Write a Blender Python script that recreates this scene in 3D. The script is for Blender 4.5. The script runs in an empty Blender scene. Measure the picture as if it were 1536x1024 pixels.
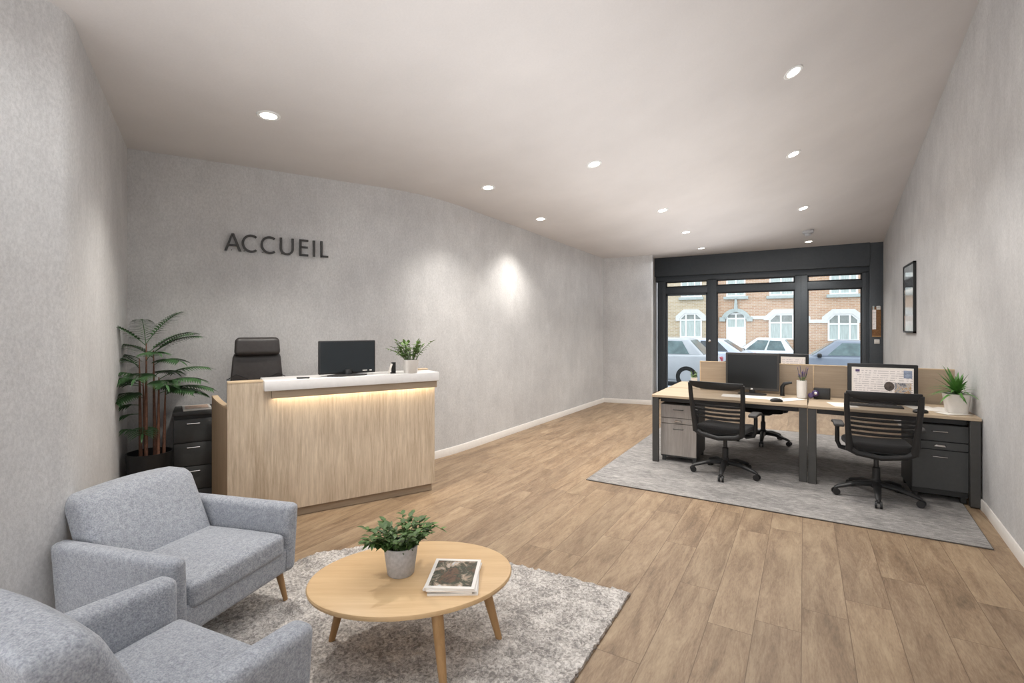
import bpy, bmesh, math, random
from mathutils import Vector, Matrix, noise
random.seed(7)
R = math.radians
COL = bpy.context.scene.collection
sc = bpy.context.scene

# ------------------------------------------------------------------ materials
def lin(h):
    if isinstance(h, str):
        h = h.lstrip('#'); c = [int(h[i:i+2], 16)/255 for i in (0, 2, 4)]
    else: c = list(h)
    return [x/12.92 if x <= .04045 else ((x+.055)/1.055)**2.4 for x in c]
class NT:
    def __init__(s, name):
        s.m = bpy.data.materials.new(name); s.m.use_nodes = True; s.t = s.m.node_tree; s.n = s.t.nodes; s.n.clear()
        s.out = s.n.new('ShaderNodeOutputMaterial')
    def add(s, typ, **kw):
        n = s.n.new('ShaderNode'+typ)
        for k, v in kw.items():
            if k.startswith('i_'):
                key = k[2:]; key = int(key) if key.isdigit() else key.replace('_', ' ')
                s.put(n, key, v)
            else: setattr(n, k, v)
        return n
    def put(s, n, key, v):
        if isinstance(v, bpy.types.NodeSocket): s.t.links.new(v, n.inputs[key])
        else:
            if isinstance(v, (list, tuple)) and len(v) == 3 and n.inputs[key].type == 'RGBA': v = list(v)+[1]
            n.inputs[key].default_value = v
    def coords(s, stretch=(1, 1, 1), rot=(0, 0, 0)):
        tc = s.add('TexCoord'); mp = s.add('Mapping', i_Vector=tc.outputs['Object'], i_Scale=stretch, i_Rotation=rot)
        return mp.outputs[0]
    def noise(s, vec, scale, detail=4, rough=.55, dist=0):
        return s.add('TexNoise', i_Vector=vec, i_Scale=scale, i_Detail=detail, i_Roughness=rough, i_Distortion=dist).outputs[0]
    def ramp(s, fac, stops):
        r = s.add('ValToRGB', i_Fac=fac); e = r.color_ramp.elements
        while len(e) < len(stops): e.new(.5)
        for k, (p, c) in enumerate(stops): e[k].position = p; e[k].color = list(c)+[1]
        return r.outputs[0]
    def mix(s, a, b, fac, mode='MIX'):
        n = s.add('Mix', data_type='RGBA', blend_type=mode)
        s.put(n, 0, fac); s.put(n, 6, a); s.put(n, 7, b); return n.outputs[2]
    def math(s, op, a, b=0.0):
        return s.add('Math', operation=op, i_0=a, i_1=b).outputs[0]
    def bsdf(s, color, rough=.5, metal=0, bump=None, bstr=.2, bdist=.01, spec=.5, **kw):
        p = s.add('BsdfPrincipled', i_Roughness=rough, i_Metallic=metal)
        s.put(p, 'Base Color', color); p.inputs['Specular IOR Level'].default_value = spec
        if bump is not None:
            b = s.add('Bump', i_Strength=bstr, i_Distance=bdist, i_Height=bump); s.put(p, 'Normal', b.outputs[0])
        s.t.links.new(p.outputs[0], s.out.inputs[0]); return p
def sc3(c, k): return [min(1, x*k) for x in c]
def noisy(name, color, rough=.5, metal=0, var=.12, scale=20, stretch=(1, 1, 1), bstr=.1, bdist=.004, spec=.5, detail=4):
    n = NT(name); c = lin(color); v = n.coords(stretch); f = n.noise(v, scale, detail)
    col = n.ramp(f, [(.3, sc3(c, 1-var)), (.7, sc3(c, 1+var))])
    n.bsdf(col, rough, metal, f, bstr, bdist, spec); return n.m
def wall_mat(name, ca, cb):
    n = NT(name); v = n.coords()
    big = n.noise(v, 1.1, 5, .6); med = n.noise(n.coords((1, 1, .35)), 9, 6, .7); fine = n.noise(v, 150, 2, .6)
    tex = n.noise(n.coords((1, 1, .6)), 75, 4, .8)
    c1 = n.ramp(big, [(.3, lin(ca)), (.7, lin(cb))])
    c2 = n.mix(c1, n.ramp(med, [(.3, (.72, .72, .72)), (.7, (1, 1, 1))]), .38, 'MULTIPLY')
    c3 = n.mix(c2, n.ramp(tex, [(.38, (.60, .60, .61)), (.62, (1, 1, 1))]), .42, 'MULTIPLY')
    h = n.math('ADD', n.math('MULTIPLY', tex, .7), n.math('MULTIPLY', fine, .3))
    n.bsdf(c3, .9, 0, h, .3, .01, .2); return n.m
def ceil_mat(name, ca, cb):
    n = NT(name); v = n.coords()
    big = n.noise(v, .8, 4, .6); fine = n.noise(v, 90, 4, .7)
    c1 = n.ramp(big, [(.3, lin(ca)), (.7, lin(cb))])
    c2 = n.mix(c1, n.ramp(fine, [(.35, (.86, .86, .86)), (.65, (1, 1, 1))]), .25, 'MULTIPLY')
    n.bsdf(c2, .95, 0, fine, .12, .005, .1); return n.m
def wood(name, light, dark, axis='z', scale=9, rough=.45, contrast=.8, bstr=.06):
    st = {'x': (.07, 1, 1), 'y': (1, .07, 1), 'z': (1, 1, .07)}[axis]
    n = NT(name); v = n.coords(st)
    g = n.noise(v, scale*4, 8, .68, .3); band = n.noise(v, scale*.7, 3, .5, .6); fine = n.noise(n.coords([k if k < 1 else 1 for k in [q*.6 if q < 1 else q for q in st]]), scale*22, 3, .6)
    f = n.math('ADD', n.math('MULTIPLY', g, .5), n.math('ADD', n.math('MULTIPLY', band, .3), n.math('MULTIPLY', fine, .2)))
    lo, hi = .5-.2/contrast*.8, .5+.2/contrast*.8
    col = n.ramp(f, [(lo, lin(dark)), (hi, lin(light))])
    n.bsdf(col, rough, 0, f, bstr, .003, .35); return n.m
def floor_mat():
    n = NT('floor oak planks')
    tc = n.add('TexCoord'); sp = n.add('SeparateXYZ', i_Vector=tc.outputs['Object'])
    x = n.math('ADD', sp.outputs[0], 20.151); y = sp.outputs[1]
    W, L = .212, 1.38
    xi = n.math('DIVIDE', x, W); row = n.math('FLOOR', xi)
    wn = n.add('TexWhiteNoise', noise_dimensions='1D'); n.put(wn, 'W', row)
    yo = n.math('ADD', n.math('DIVIDE', n.math('ADD', y, 50.0), L), wn.outputs[0]); cell = n.math('FLOOR', yo)
    cv = n.add('CombineXYZ'); n.put(cv, 0, row); n.put(cv, 1, cell)
    w2 = n.add('TexWhiteNoise', noise_dimensions='2D'); n.put(w2, 'Vector', cv.outputs[0])
    fx = n.math('FRACT', xi); fy = n.math('FRACT', yo)
    ex = n.math('LESS_THAN', n.math('MINIMUM', fx, n.math('SUBTRACT', 1.0, fx)), .009)
    ey = n.math('LESS_THAN', n.math('MINIMUM', fy, n.math('SUBTRACT', 1.0, fy)), .0013)
    gro = n.math('MAXIMUM', ex, ey)
    off = n.add('CombineXYZ'); n.put(off, 0, n.math('MULTIPLY', w2.outputs[0], 37.0)); n.put(off, 1, n.math('MULTIPLY', w2.outputs[0], 91.0))
    va = n.add('VectorMath', operation='ADD'); n.put(va, 0, tc.outputs['Object']); n.put(va, 1, off.outputs[0])
    mp = n.add('Mapping', i_Vector=va.outputs[0], i_Scale=(1, .16, 1))
    g = n.noise(mp.outputs[0], 14, 8, .7, 1.2); band = n.noise(mp.outputs[0], 5, 4, .6, 1.6); fine = n.noise(mp.outputs[0], 130, 4, .65)
    mp2 = n.add('Mapping', i_Vector=va.outputs[0], i_Scale=(1, .45, 1)); blot = n.noise(mp2.outputs[0], 3.2, 4, .6, .4)
    f = n.math('ADD', n.math('MULTIPLY', g, .42), n.math('ADD', n.math('MULTIPLY', band, .33), n.math('MULTIPLY', fine, .25)))
    c = n.ramp(f, [(.35, lin('#685745')), (.47, lin('#8e7861')), (.61, lin('#a9957b'))])
    c = n.mix(c, n.ramp(blot, [(.30, lin('#94836f')), (.6, (1, 1, 1))]), .28, 'MULTIPLY')
    tint = n.ramp(w2.outputs[0], [(0, (.80, .78, .77)), (.5, (.93, .92, .90)), (1, (1, .98, .95))])
    c = n.mix(c, tint, .8, 'MULTIPLY')
    c = n.mix(c, lin('#5e4a38'), n.math('MULTIPLY', gro, .75))
    h = n.math('SUBTRACT', n.math('MULTIPLY', f, .25), gro)
    n.bsdf(c, .48, 0, h, .25, .003, .35); return n.m
def fabric(name, color, dark):
    n = NT(name); v = n.coords()
    a = n.noise(v, 170, 3, .6); b = n.noise(v, 55, 5, .7, .5); big = n.noise(v, 4, 3)
    f = n.math('ADD', n.math('MULTIPLY', a, .55), n.math('MULTIPLY', b, .45))
    c = n.ramp(f, [(.38, lin(dark)), (.62, lin(color))])
    c = n.mix(c, n.ramp(big, [(.3, (.84, .85, .88)), (.7, (1, 1, 1))]), .5, 'MULTIPLY')
    p = n.bsdf(c, .95, 0, f, .55, .006, .15); p.inputs['Sheen Weight'].default_value = .15; return n.m
def rugmat(name, light, mid, dark, sc1, sc2):
    n = NT(name); v = n.coords()
    a = n.noise(v, sc1, 4, .65, .8); b = n.noise(v, sc2, 4, .6); 
    f = n.math('ADD', n.math('MULTIPLY', a, .65), n.math('MULTIPLY', b, .35))
    c = n.ramp(f, [(.40, lin(dark)), (.5, lin(mid)), (.60, lin(light))])
    n.bsdf(c, 1, 0, a, .5, .008, .05); return n.m
def woven(name):
    n = NT(name)
    a = n.noise(n.coords((.42, 1, 1)), 34, 5, .65, .6); b = n.noise(n.coords((1, 1, 1)), 120, 3, .7); big = n.noise(n.coords((.35, 1, 1)), 4, 3)
    f = n.math('ADD', n.math('MULTIPLY', a, .5), n.math('ADD', n.math('MULTIPLY', b, .3), n.math('MULTIPLY', big, .2)))
    c = n.ramp(f, [(.36, lin('#6c6a69')), (.5, lin('#8d8a88')), (.64, lin('#aca8a4'))])
    n.bsdf(c, 1, 0, f, .5, .006, .05); return n.m
def brick(name, ca, cb, mortar):
    n = NT(name); tc = n.add('TexCoord'); sp = n.add('SeparateXYZ', i_Vector=tc.outputs['Object'])
    cv = n.add('CombineXYZ'); n.put(cv, 0, sp.outputs[0]); n.put(cv, 1, sp.outputs[2])
    b = n.add('TexBrick', i_Vector=cv.outputs[0], i_Scale=1.0); 
    for k, v in (('Color1', lin(ca)), ('Color2', lin(cb)), ('Mortar', lin(mortar))): n.put(b, k, v)
    b.inputs['Mortar Size'].default_value = .012; b.inputs['Brick Width'].default_value = .24; b.inputs['Row Height'].default_value = .075
    big = n.noise(n.coords(), 3, 5, .7)
    c = n.mix(b.outputs[0], n.ramp(big, [(.3, (.8, .78, .76)), (.7, (1, 1, 1))]), .6, 'MULTIPLY')
    n.bsdf(c, .9, 0, b.outputs[1], -.3, .01, .1); return n.m
def emit(name, color, strength):
    n = NT(name); v = n.noise(n.coords(), 30); c = n.mix(color, sc3(color, .95), v)
    e = n.add('Emission', i_Strength=strength); n.put(e, 'Color', c); n.t.links.new(e.outputs[0], n.out.inputs[0]); return n.m
def clear_glass(name, tint=(.95, .97, .97), refl=.06):
    n = NT(name); t = n.add('BsdfTransparent', i_Color=list(tint)+[1]); g = n.add('BsdfGlossy', i_Roughness=.02)
    fr = n.add('Fresnel', i_IOR=1.35); f = n.math('MULTIPLY', fr.outputs[0], .6)
    m = n.add('MixShader'); n.put(m, 0, f); n.t.links.new(t.outputs[0], m.inputs[1]); n.t.links.new(g.outputs[0], m.inputs[2])
    n.t.links.new(m.outputs[0], n.out.inputs[0]); return n.m
def mesh_fabric(name, color, opacity):
    n = NT(name); t = n.add('BsdfTransparent'); p = n.add('BsdfPrincipled', i_Roughness=.8); c = lin(color)
    f = n.noise(n.coords(), 250, 2); n.put(p, 'Base Color', n.ramp(f, [(.3, sc3(c, .8)), (.7, sc3(c, 1.2))]))
    m = n.add('MixShader'); n.put(m, 0, opacity); n.t.links.new(t.outputs[0], m.inputs[1]); n.t.links.new(p.outputs[0], m.inputs[2])
    n.t.links.new(m.outputs[0], n.out.inputs[0]); return n.m
def page_mat(name, picture):
    """a sheet or screen with blurred grey text lines, built from stripes and noise; object x across, z (or y) down"""
    n = NT(name); v = n.coords((1, 1, 1)); tc = n.add('TexCoord'); sp = n.add('SeparateXYZ', i_Vector=tc.outputs['Generated'])
    rows = n.math('FRACT', n.math('MULTIPLY', sp.outputs[2], 13.0)); line = n.math('LESS_THAN', rows, .42)
    wd = n.noise(n.coords((1, 1, .3)), 60, 2); word = n.math('GREATER_THAN', wd, .46)
    c = n.mix(lin('#cfc8c4'), lin('#a39c9b'), n.math('MULTIPLY', n.math('MULTIPLY', line, word), .8))
    p = n.bsdf(c, .4); n.put(p, 'Emission Color', c); p.inputs['Emission Strength'].default_value = .25; return n.m

M = {}
M['wall'] = wall_mat('wall plaster', '#c3c2c2', '#d8d7d6')
M['ceiling'] = ceil_mat('ceiling plaster', '#cbc7c5', '#d5d1cf')
M['floor'] = floor_mat()
M['white_trim'] = noisy('white painted trim', '#d9d4ce', .5, var=.03, scale=30, bstr=.03)
M['anthracite'] = noisy('anthracite aluminium', '#484e54', .5, var=.07, scale=25, bstr=.02)
M['anthracite_dark'] = noisy('anthracite shadow gap', '#25282b', .6, var=.07, scale=25, bstr=.02)
M['glass'] = clear_glass('shopfront glass')
M['oak_v'] = wood('reception oak veneer', '#dbcbb5', '#ab9881', 'z', 12, .5, 1.3, .12)
M['oak_shaded'] = wood('shaded reception oak veneer', '#c0aa90', '#9a846a', 'z', 9, .5, .8)  # same oak, darkened for the shade on the angled end panel
M['oak_dark'] = wood('plinth oak', '#ab9a85', '#8b7a67', 'x', 9, .55, .8)
M['oak_edge'] = wood('oak edging', '#d6c0a2', '#b9a080', 'x', 9, .5, .8)
M['oak_table'] = wood('coffee table oak', '#d9bb90', '#bf9c73', 'x', 7, .4, .8)
M['oak_leg'] = wood('turned oak leg', '#b18d62', '#8d6b46', 'z', 12, .45, .8)
M['desk_top'] = wood('desk oak laminate', '#c2af97', '#a7947b', 'x', 9, .45, .8)
M['screen_wood'] = wood('partition oak', '#b2a08a', '#968572', 'x', 9, .6, .8)
M['grey_wood'] = wood('grey ash drawer front', '#aaa39d', '#837c77', 'z', 14, .6, .8)
M['white'] = noisy('white lacquer', '#e6e4e2', .35, var=.03, scale=25, bstr=.02)
M['ceramic'] = noisy('white ceramic', '#dedad5', .35, var=.04, scale=18, bstr=.02)
M['concrete'] = noisy('grey concrete', '#b3b4b7', .85, var=.14, scale=60, bstr=.2)
M['black_plastic'] = noisy('black plastic', '#1d1d1e', .45, var=.15, scale=40, bstr=.03)
M['black_frame'] = noisy('matt black frame', '#161617', .5, var=.15, scale=40, bstr=.03)
M['dark_grey'] = noisy('dark grey plastic', '#3b3938', .6, var=.12, scale=40, bstr=.04)
M['seat_black'] = fabric('black seat fabric', '#2a2a2b', '#191919')
M['mesh'] = mesh_fabric('black mesh fabric', '#232324', .52)
M['leather'] = noisy('dark brown leather', '#353130', .45, var=.18, scale=30, bstr=.15)
M['cabinet'] = noisy('charcoal steel', '#3d3e3e', .55, var=.08, scale=30, bstr=.03)
M['cabinet_dark'] = noisy('charcoal shadow', '#1f2020', .6, var=.08, scale=30, bstr=.03)
M['desk_steel'] = noisy('graphite steel', '#3c3b39', .5, var=.08, scale=30, bstr=.03)
M['chrome'] = noisy('brushed chrome', '#c8c6c3', .25, metal=1, var=.06, scale=60, bstr=.03)
M['screen'] = noisy('dark display', '#121415', .3, var=.1, scale=5, bstr=0, spec=.3)
M['screen2'] = noisy('dark slate display', '#23292d', .3, var=.12, scale=5, bstr=0)
M['armchair'] = fabric('grey woven upholstery', '#b2b5bb', '#858990')
M['rug'] = rugmat('shaggy rug pile', '#d0cbc6', '#aba6a1', '#807c79', 62, 9)
M['rug2'] = woven('woven office rug'); M['rug_edge'] = noisy('rug binding', '#55504b', .9, var=.1, scale=60)
M['leaf'] = noisy('green leaf', '#4c6635', .5, var=.35, scale=25, bstr=.05)
M['leaf_dark'] = noisy('dark palm leaf', '#3d5e38', .5, var=.35, scale=14, bstr=.05)
M['leaf_pale'] = noisy('pale green leaf', '#6d8a4c', .5, var=.3, scale=25, bstr=.05)
M['leaf_bright'] = noisy('bright green leaf', '#4c7a35', .45, var=.35, scale=22, bstr=.05)
M['stem'] = noisy('reddish brown stem', '#74503f', .6, var=.25, scale=40, bstr=.1)
M['soil'] = noisy('potting soil', '#2b221c', .95, var=.3, scale=70, bstr=.5)
M['lavender'] = noisy('lavender flower', '#7d6a9a', .7, var=.25, scale=60)
M['purple'] = noisy('purple gloss', '#4b3a66', .3, var=.25, scale=60)
M['paper'] = noisy('white paper', '#e4dfd8', .7, var=.03, scale=12, bstr=.01)
M['cork'] = noisy('brown cork board', '#7d5a3b', .85, var=.3, scale=50, bstr=.2)
M['sign'] = noisy('dark grey sign metal', '#343231', .5, var=.06, scale=40, bstr=.03)
M['lamp'] = emit('downlight lens', (1, .93, .82), 14)
M['led'] = emit('warm led strip', (1, .86, .64), 19)
M['brick_o'] = brick('orange brick', '#cdaa90', '#bd967c', '#d0bfae')
M['brick_y'] = brick('yellow brick', '#cdbda3', '#bda88c', '#d3cabb')
M['stone'] = noisy('white stone', '#dcdcda', .8, var=.06, scale=10)
M['stone_g'] = noisy('grey stone', '#b4bdbc', .8, var=.08, scale=10)
M['pvc'] = noisy('white window frame', '#eeeeee', .5, var=.02, scale=10)
M['curtain'] = noisy('net curtain behind pane', '#b9c4c2', .25, var=.22, scale=6, stretch=(6, 1, .4))
M['pane_d'] = noisy('dark upper pane', '#8d9391', .2, var=.2, scale=6)
M['asphalt'] = noisy('pale asphalt', '#8f949a', .9, var=.1, scale=30)
M['paving'] = noisy('pale paving', '#b3bcc4', .9, var=.06, scale=8)
M['roof'] = noisy('roof tile', '#7b6a60', .9, var=.2, scale=10)
M['tyre'] = noisy('tyre', '#1c1d1f', .85, var=.2, scale=30)
M['car_glass'] = noisy('car window', '#5f7377', .12, var=.35, scale=4, bstr=0)
M['car_glass_d'] = noisy('dark car window', '#454c52', .12, var=.3, scale=4, bstr=0)
M['tail'] = noisy('tail light', '#b4465a', .3, var=.1, scale=20)
M['headl'] = noisy('headlight', '#dfe4ea', .15, var=.1, scale=20)
M['silver'] = noisy('silver paint', '#b9bdc4', .3, var=.05, scale=3, bstr=0)
M['car_white'] = noisy('white paint', '#e8eaee', .25, var=.03, scale=3, bstr=0)
M['car_pearl'] = noisy('pearl paint', '#c9d0e0', .25, var=.06, scale=3, bstr=0)
M['car_grey'] = noisy('grey blue paint', '#858e9e', .3, var=.05, scale=3, bstr=0)
M['cover'] = None

# ------------------------------------------------------------------ mesh building
class MB:
    def __init__(s): s.bm = bmesh.new()
    def merge(s, b, mat=None):
        if mat is not None: bmesh.ops.transform(b, matrix=mat, verts=b.verts)
        me = bpy.data.meshes.new('t'); b.to_mesh(me); b.free(); s.bm.from_mesh(me); bpy.data.meshes.remove(me); return s
    def box(s, c, size, bev=0, seg=2, rot=(0, 0, 0), top=(1, 1)):
        b = bmesh.new(); bmesh.ops.create_cube(b, size=1)
        for v in b.verts:
            k = top if v.co.z > 0 else (1, 1)
            v.co = Vector((v.co.x*size[0]*k[0], v.co.y*size[1]*k[1], v.co.z*size[2]))
        if bev: bmesh.ops.bevel(b, geom=b.edges[:], offset=bev, segments=seg, affect='EDGES', profile=.5)
        from mathutils import Euler
        return s.merge(b, Matrix.Translation(c) @ Euler(rot).to_matrix().to_4x4())
    def b2(s, lo, hi, bev=0, seg=2):
        return s.box([(a+b)/2 for a, b in zip(lo, hi)], [b-a for a, b in zip(lo, hi)], bev, seg)
    def tube(s, pts, r, n=10, flat=1.0, up=None, closed=False):
        pts = [Vector(p) for p in pts]; m = len(pts); rs = r if isinstance(r, (list, tuple)) else [r]*m
        rings = []; prev = None
        for i, p in enumerate(pts):
            if closed: t = pts[(i+1) % m]-pts[i-1]
            else: t = pts[min(i+1, m-1)]-pts[max(i-1, 0)]
            t.normalize()
            a = Vector(up) if up else (prev if prev else (Vector((0, 0, 1)) if abs(t.z) < .9 else Vector((1, 0, 0))))
            a = (a-t*a.dot(t)).normalized(); prev = a; bb = t.cross(a)
            rings.append([s.bm.verts.new(p+(a*math.cos(k*2*math.pi/n)*flat+bb*math.sin(k*2*math.pi/n))*rs[i]) for k in range(n)])
        for i in range(m if closed else m-1):
            A, B = rings[i], rings[(i+1) % m]
            for k in range(n): s.bm.faces.new((A[k], A[(k+1) % n], B[(k+1) % n], B[k]))
        if not closed: s.bm.faces.new(rings[0][::-1]); s.bm.faces.new(rings[-1])
        return s
    def cyl(s, p0, p1, r0, r1=None, n=20): return s.tube([p0, p1], [r0, r0 if r1 is None else r1], n)
    def lathe(s, prof, c=(0, 0, 0), n=28, axis='z', pw=2.0):
        rings = []
        for r, z in prof:
            ring = []
            for k in range(n):
                a = k*2*math.pi/n; ca, sa = math.cos(a), math.sin(a)
                q = (abs(ca)**pw+abs(sa)**pw)**(-1/pw)
                x, y = r*ca*q, r*sa*q
                p = {'z': (x, y, z), 'y': (x, z, y), 'x': (z, x, y)}[axis]
                ring.append(s.bm.verts.new(Vector(p)+Vector(c)))
            rings.append(ring)
        for A, B in zip(rings, rings[1:]):
            for k in range(n): s.bm.faces.new((A[k], A[(k+1) % n], B[(k+1) % n], B[k]))
        s.bm.faces.new(rings[0][::-1]); s.bm.faces.new(rings[-1]); return s
    def poly(s, pts): s.bm.faces.new([s.bm.verts.new(p) for p in pts]); return s
    def prism(s, pts, vec, bev=0, seg=2):
        b = bmesh.new(); A = [b.verts.new(p) for p in pts]; B = [b.verts.new(Vector(p)+Vector(vec)) for p in pts]
        b.faces.new(A[::-1]); b.faces.new(B); m = len(A)
        for k in range(m): b.faces.new((A[k], A[(k+1) % m], B[(k+1) % m], B[k]))
        bmesh.ops.recalc_face_normals(b, faces=b.faces[:])
        if bev: bmesh.ops.bevel(b, geom=b.edges[:], offset=bev, segments=seg, affect='EDGES', profile=.5)
        return s.merge(b)
    def soft(s, size, r, n=14, fn=None):
        """rounded box of the given size, edges rounded by r; fn(x,y,z in -1..1, co) may move points"""
        b = bmesh.new(); bmesh.ops.create_cube(b, size=2); bmesh.ops.subdivide_edges(b, edges=b.edges[:], cuts=n, use_grid_fill=True)
        h = [q/2 for q in size]
        for v in b.verts:
            u = [math.copysign(abs(q)**.8, q) for q in v.co]
            p = Vector([u[i]*h[i] for i in range(3)]); rr = min(r, *h)
            q = Vector([max(-h[i]+rr, min(h[i]-rr, p[i])) for i in range(3)]); d = p-q
            if d.length > 1e-9: p = q+d.normalized()*rr*min(1, max(abs(d[0]), abs(d[1]), abs(d[2]))/rr if rr else 1)
            v.co = fn(u[0], u[1], u[2], p) if fn else p
        return s.merge(b)
    def leaf(s, p, d, L, w, droop=.3, up=(0, 0, 1), n=4):
        p = Vector(p); d = Vector(d).normalized(); side = d.cross(Vector(up))
        if side.length < 1e-3: side = Vector((1, 0, 0))
        side.normalize(); nr = side.cross(d); prev = None
        for i in range(n+1):
            t = i/n; c = p+d*L*t-Vector((0, 0, 1))*droop*L*t*t; hw = w/2*math.sin(math.pi*min(1, .08+.92*t)**.8) if t < 1 else .0005
            cur = (s.bm.verts.new(c-side*hw+nr*hw*.25), s.bm.verts.new(c), s.bm.verts.new(c+side*hw+nr*hw*.25))
            if prev:
                s.bm.faces.new((prev[0], prev[1], cur[1], cur[0])); s.bm.faces.new((prev[1], prev[2], cur[2], cur[1]))
            prev = cur
        return s
    def build(s, name, mat, parent=None, ang=38, loc=None, rotz=0):
        me = bpy.data.meshes.new(name); bmesh.ops.recalc_face_normals(s.bm, faces=s.bm.faces[:]); s.bm.to_mesh(me); s.bm.free()
        me.shade_smooth(); me.set_sharp_from_angle(angle=R(ang)); me.materials.append(mat)
        o = bpy.data.objects.new(name, me); COL.objects.link(o); o.parent = parent
        if loc: o.location = loc
        if rotz: o.rotation_euler.z = rotz
        return o
def tag(o, label=None, cat=None, group=None, kind=None):
    if label: o['label'] = label
    if cat: o['category'] = cat
    if group: o['group'] = group
    if kind: o['kind'] = kind
    return o
def thing(name, label, cat, loc=(0, 0, 0), rotz=0, group=None):
    o = bpy.data.objects.new(name, None); COL.objects.link(o); o.location = loc; o.rotation_euler.z = rotz
    o.empty_display_size = .1; return tag(o, label, cat, group)
def struct(name, mb, mat, label, cat, ang=38): return tag(mb.build(name, mat, None, ang), label, cat, None, 'structure')
def copy_tree(o, parent=None):
    c = o.copy(); COL.objects.link(c); c.parent = parent
    for ch in list(o.children): copy_tree(ch, c)
    return c

# ------------------------------------------------------------------ room shell
SHOP = 11.86
def sm(a, b, t):
    t = max(0, min(1, (t-a)/(b-a))); return t*t*(3-2*t)
def lerp_tab(tab, y):
    for (a, va), (b, vb) in zip(tab, tab[1:]):
        if y <= b: return va if y <= a else va+(vb-va)*(y-a)/(b-a)
    return tab[-1][1]
def ceil_z(x, y):
    Lz = lerp_tab([(-5, 3.06), (4.4, 3.06), (9.7, 2.955), (11.9, 3.195)], y)
    Rz = 3.16+.1954*(SHOP-max(y, 4.6)); Rz = min(Rz, 4.58)
    u = max(0, min(1.05, (x+3.6)/4.9)); g = u**2.2
    return Lz*(1-g)+Rz*g
def wall_strip(pts, mats, name, label, seglen=.3):
    mb = MB(); ring = []
    for (a, b) in zip(pts, pts[1:]):
        n = max(1, int(math.dist(a, b)/seglen))
        for i in range(n+1):
            t = i/n; x, y = a[0]+(b[0]-a[0])*t, a[1]+(b[1]-a[1])*t
            ring.append((x, y))
    vs = [(mb.bm.verts.new((x, y, -.02)), mb.bm.verts.new((x, y, ceil_z(x, y)+.03))) for x, y in ring]
    for p, q in zip(vs, vs[1:]): mb.bm.faces.new((p[0], q[0], q[1], p[1]))
    bmesh.ops.remove_doubles(mb.bm, verts=mb.bm.verts[:], dist=1e-4)
    return struct(name, mb, mats, label, 'wall')
CA, CB, CC = (-4.914, 1.879), (-3.68, 4.31), (-3.545, 9.60)      # corner plants, bend of the wall, far left corner
RE = (-2.60, 9.765)
dn = (math.cos(R(26.95)), -math.sin(R(26.95))); de = (math.sin(R(26.95)), math.cos(R(26.95)))
KB = (-3.07, .942); LEND = (KB[0]+.36*.55, KB[1]-.933*.55)
K0 = (KB[0]-dn[0]*.09, KB[1]-dn[1]*.09); K1 = (KB[0]+.36*.05, KB[1]-.933*.05)
LEFT = [LEND]+[((1-u)**2*K1[0]+2*u*(1-u)*KB[0]+u*u*K0[0], (1-u)**2*K1[1]+2*u*(1-u)*KB[1]+u*u*K0[1]) for u in [k/8 for k in range(9)]]+[CA]
def toward(p, q, d_):
    L_ = math.dist(p, q); return (p[0]+(q[0]-p[0])*d_/L_, p[1]+(q[1]-p[1])*d_/L_)
B0, B1 = toward(CB, CA, .55), toward(CB, CC, .75)
BEND = [((1-u)**2*B0[0]+2*u*(1-u)*CB[0]+u*u*B1[0], (1-u)**2*B0[1]+2*u*(1-u)*CB[1]+u*u*B1[1]) for u in [k/10 for k in range(11)]]
wall_strip([CA]+BEND[:1], M['wall'], 'wall_back', 'grey plaster wall carrying the reception sign')
wall_strip(BEND+[CC], M['wall'], 'wall_side', 'long grey plaster wall beyond the reception desk')
wall_strip([CC, RE, (RE[0], RE[1]+.10), (-3.05, RE[1]+.16), (-3.05, SHOP+.2)], M['wall'], 'wall_return', 'short grey wall left of the shopfront')
wall_strip(LEFT, M['wall'], 'wall_left', 'grey plaster wall behind the armchairs')
wall_strip([(-3.2, -3), (-3.0, .2), LEND], M['wall'], 'wall_rear_left', 'grey wall behind the viewer, left')
wall_strip([(1.31, SHOP+.2), (1.30, 5.5), (1.23, 4.44), (1.23, -3)], M['wall'], 'wall_right', 'grey plaster wall on the right side')
wall_strip([(1.23, -3), (-3.2, -3)], M['wall'], 'wall_rear', 'grey wall behind the viewer')
mb = MB(); mb.b2((-6, -3.2, -.1), (1.6, SHOP+.15, 0)); struct('floor', mb, M['floor'], 'brown oak plank floor', 'floor')
mb = MB(); nx, ny = 44, 90; g = []
for j in range(ny+1):
    row = []
    for i in range(nx+1):
        x = -5.3+6.9*i/nx; y = -3.2+(SHOP+.12+3.2)*j/ny; row.append(mb.bm.verts.new((x, y, ceil_z(x, y))))
    g.append(row)
for j in range(ny):
    for i in range(nx): mb.bm.faces.new((g[j][i], g[j+1][i], g[j+1][i+1], g[j][i+1]))
struct('ceiling', mb, M['ceiling'], 'matt pale grey ceiling with downlights', 'ceiling', 80)
def skirting(name, pts, side, label):
    """skirting board of 9 cm along pts, thickness to the given side"""
    mb = MB(); pts = [Vector(p) for p in pts]; rows = []
    for k, p in enumerate(pts):
        t = (pts[min(k+1, len(pts)-1)]-pts[max(k-1, 0)]).normalized(); nrm = Vector((-t.y, t.x))*side
        rows.append([mb.bm.verts.new((p.x+nrm.x*o, p.y+nrm.y*o, z)) for o, z in ((.002, 0), (.015, 0), (.015, .082), (.010, .089), (.002, .089))])
    for A, B in zip(rows, rows[1:]):
        for k in range(4): mb.bm.faces.new((A[k], A[k+1], B[k+1], B[k]))
    struct(name, mb, M['white_trim'], label, 'baseboard')
skirting('baseboard_side', [CA]+BEND+[CC, RE], -1, 'white skirting board along the reception and side walls')
skirting('baseboard_right', [(1.30, SHOP), (1.30, 5.5), (1.23, 4.44), (1.23, -2)], -1, 'white skirting board along the right wall')
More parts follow.
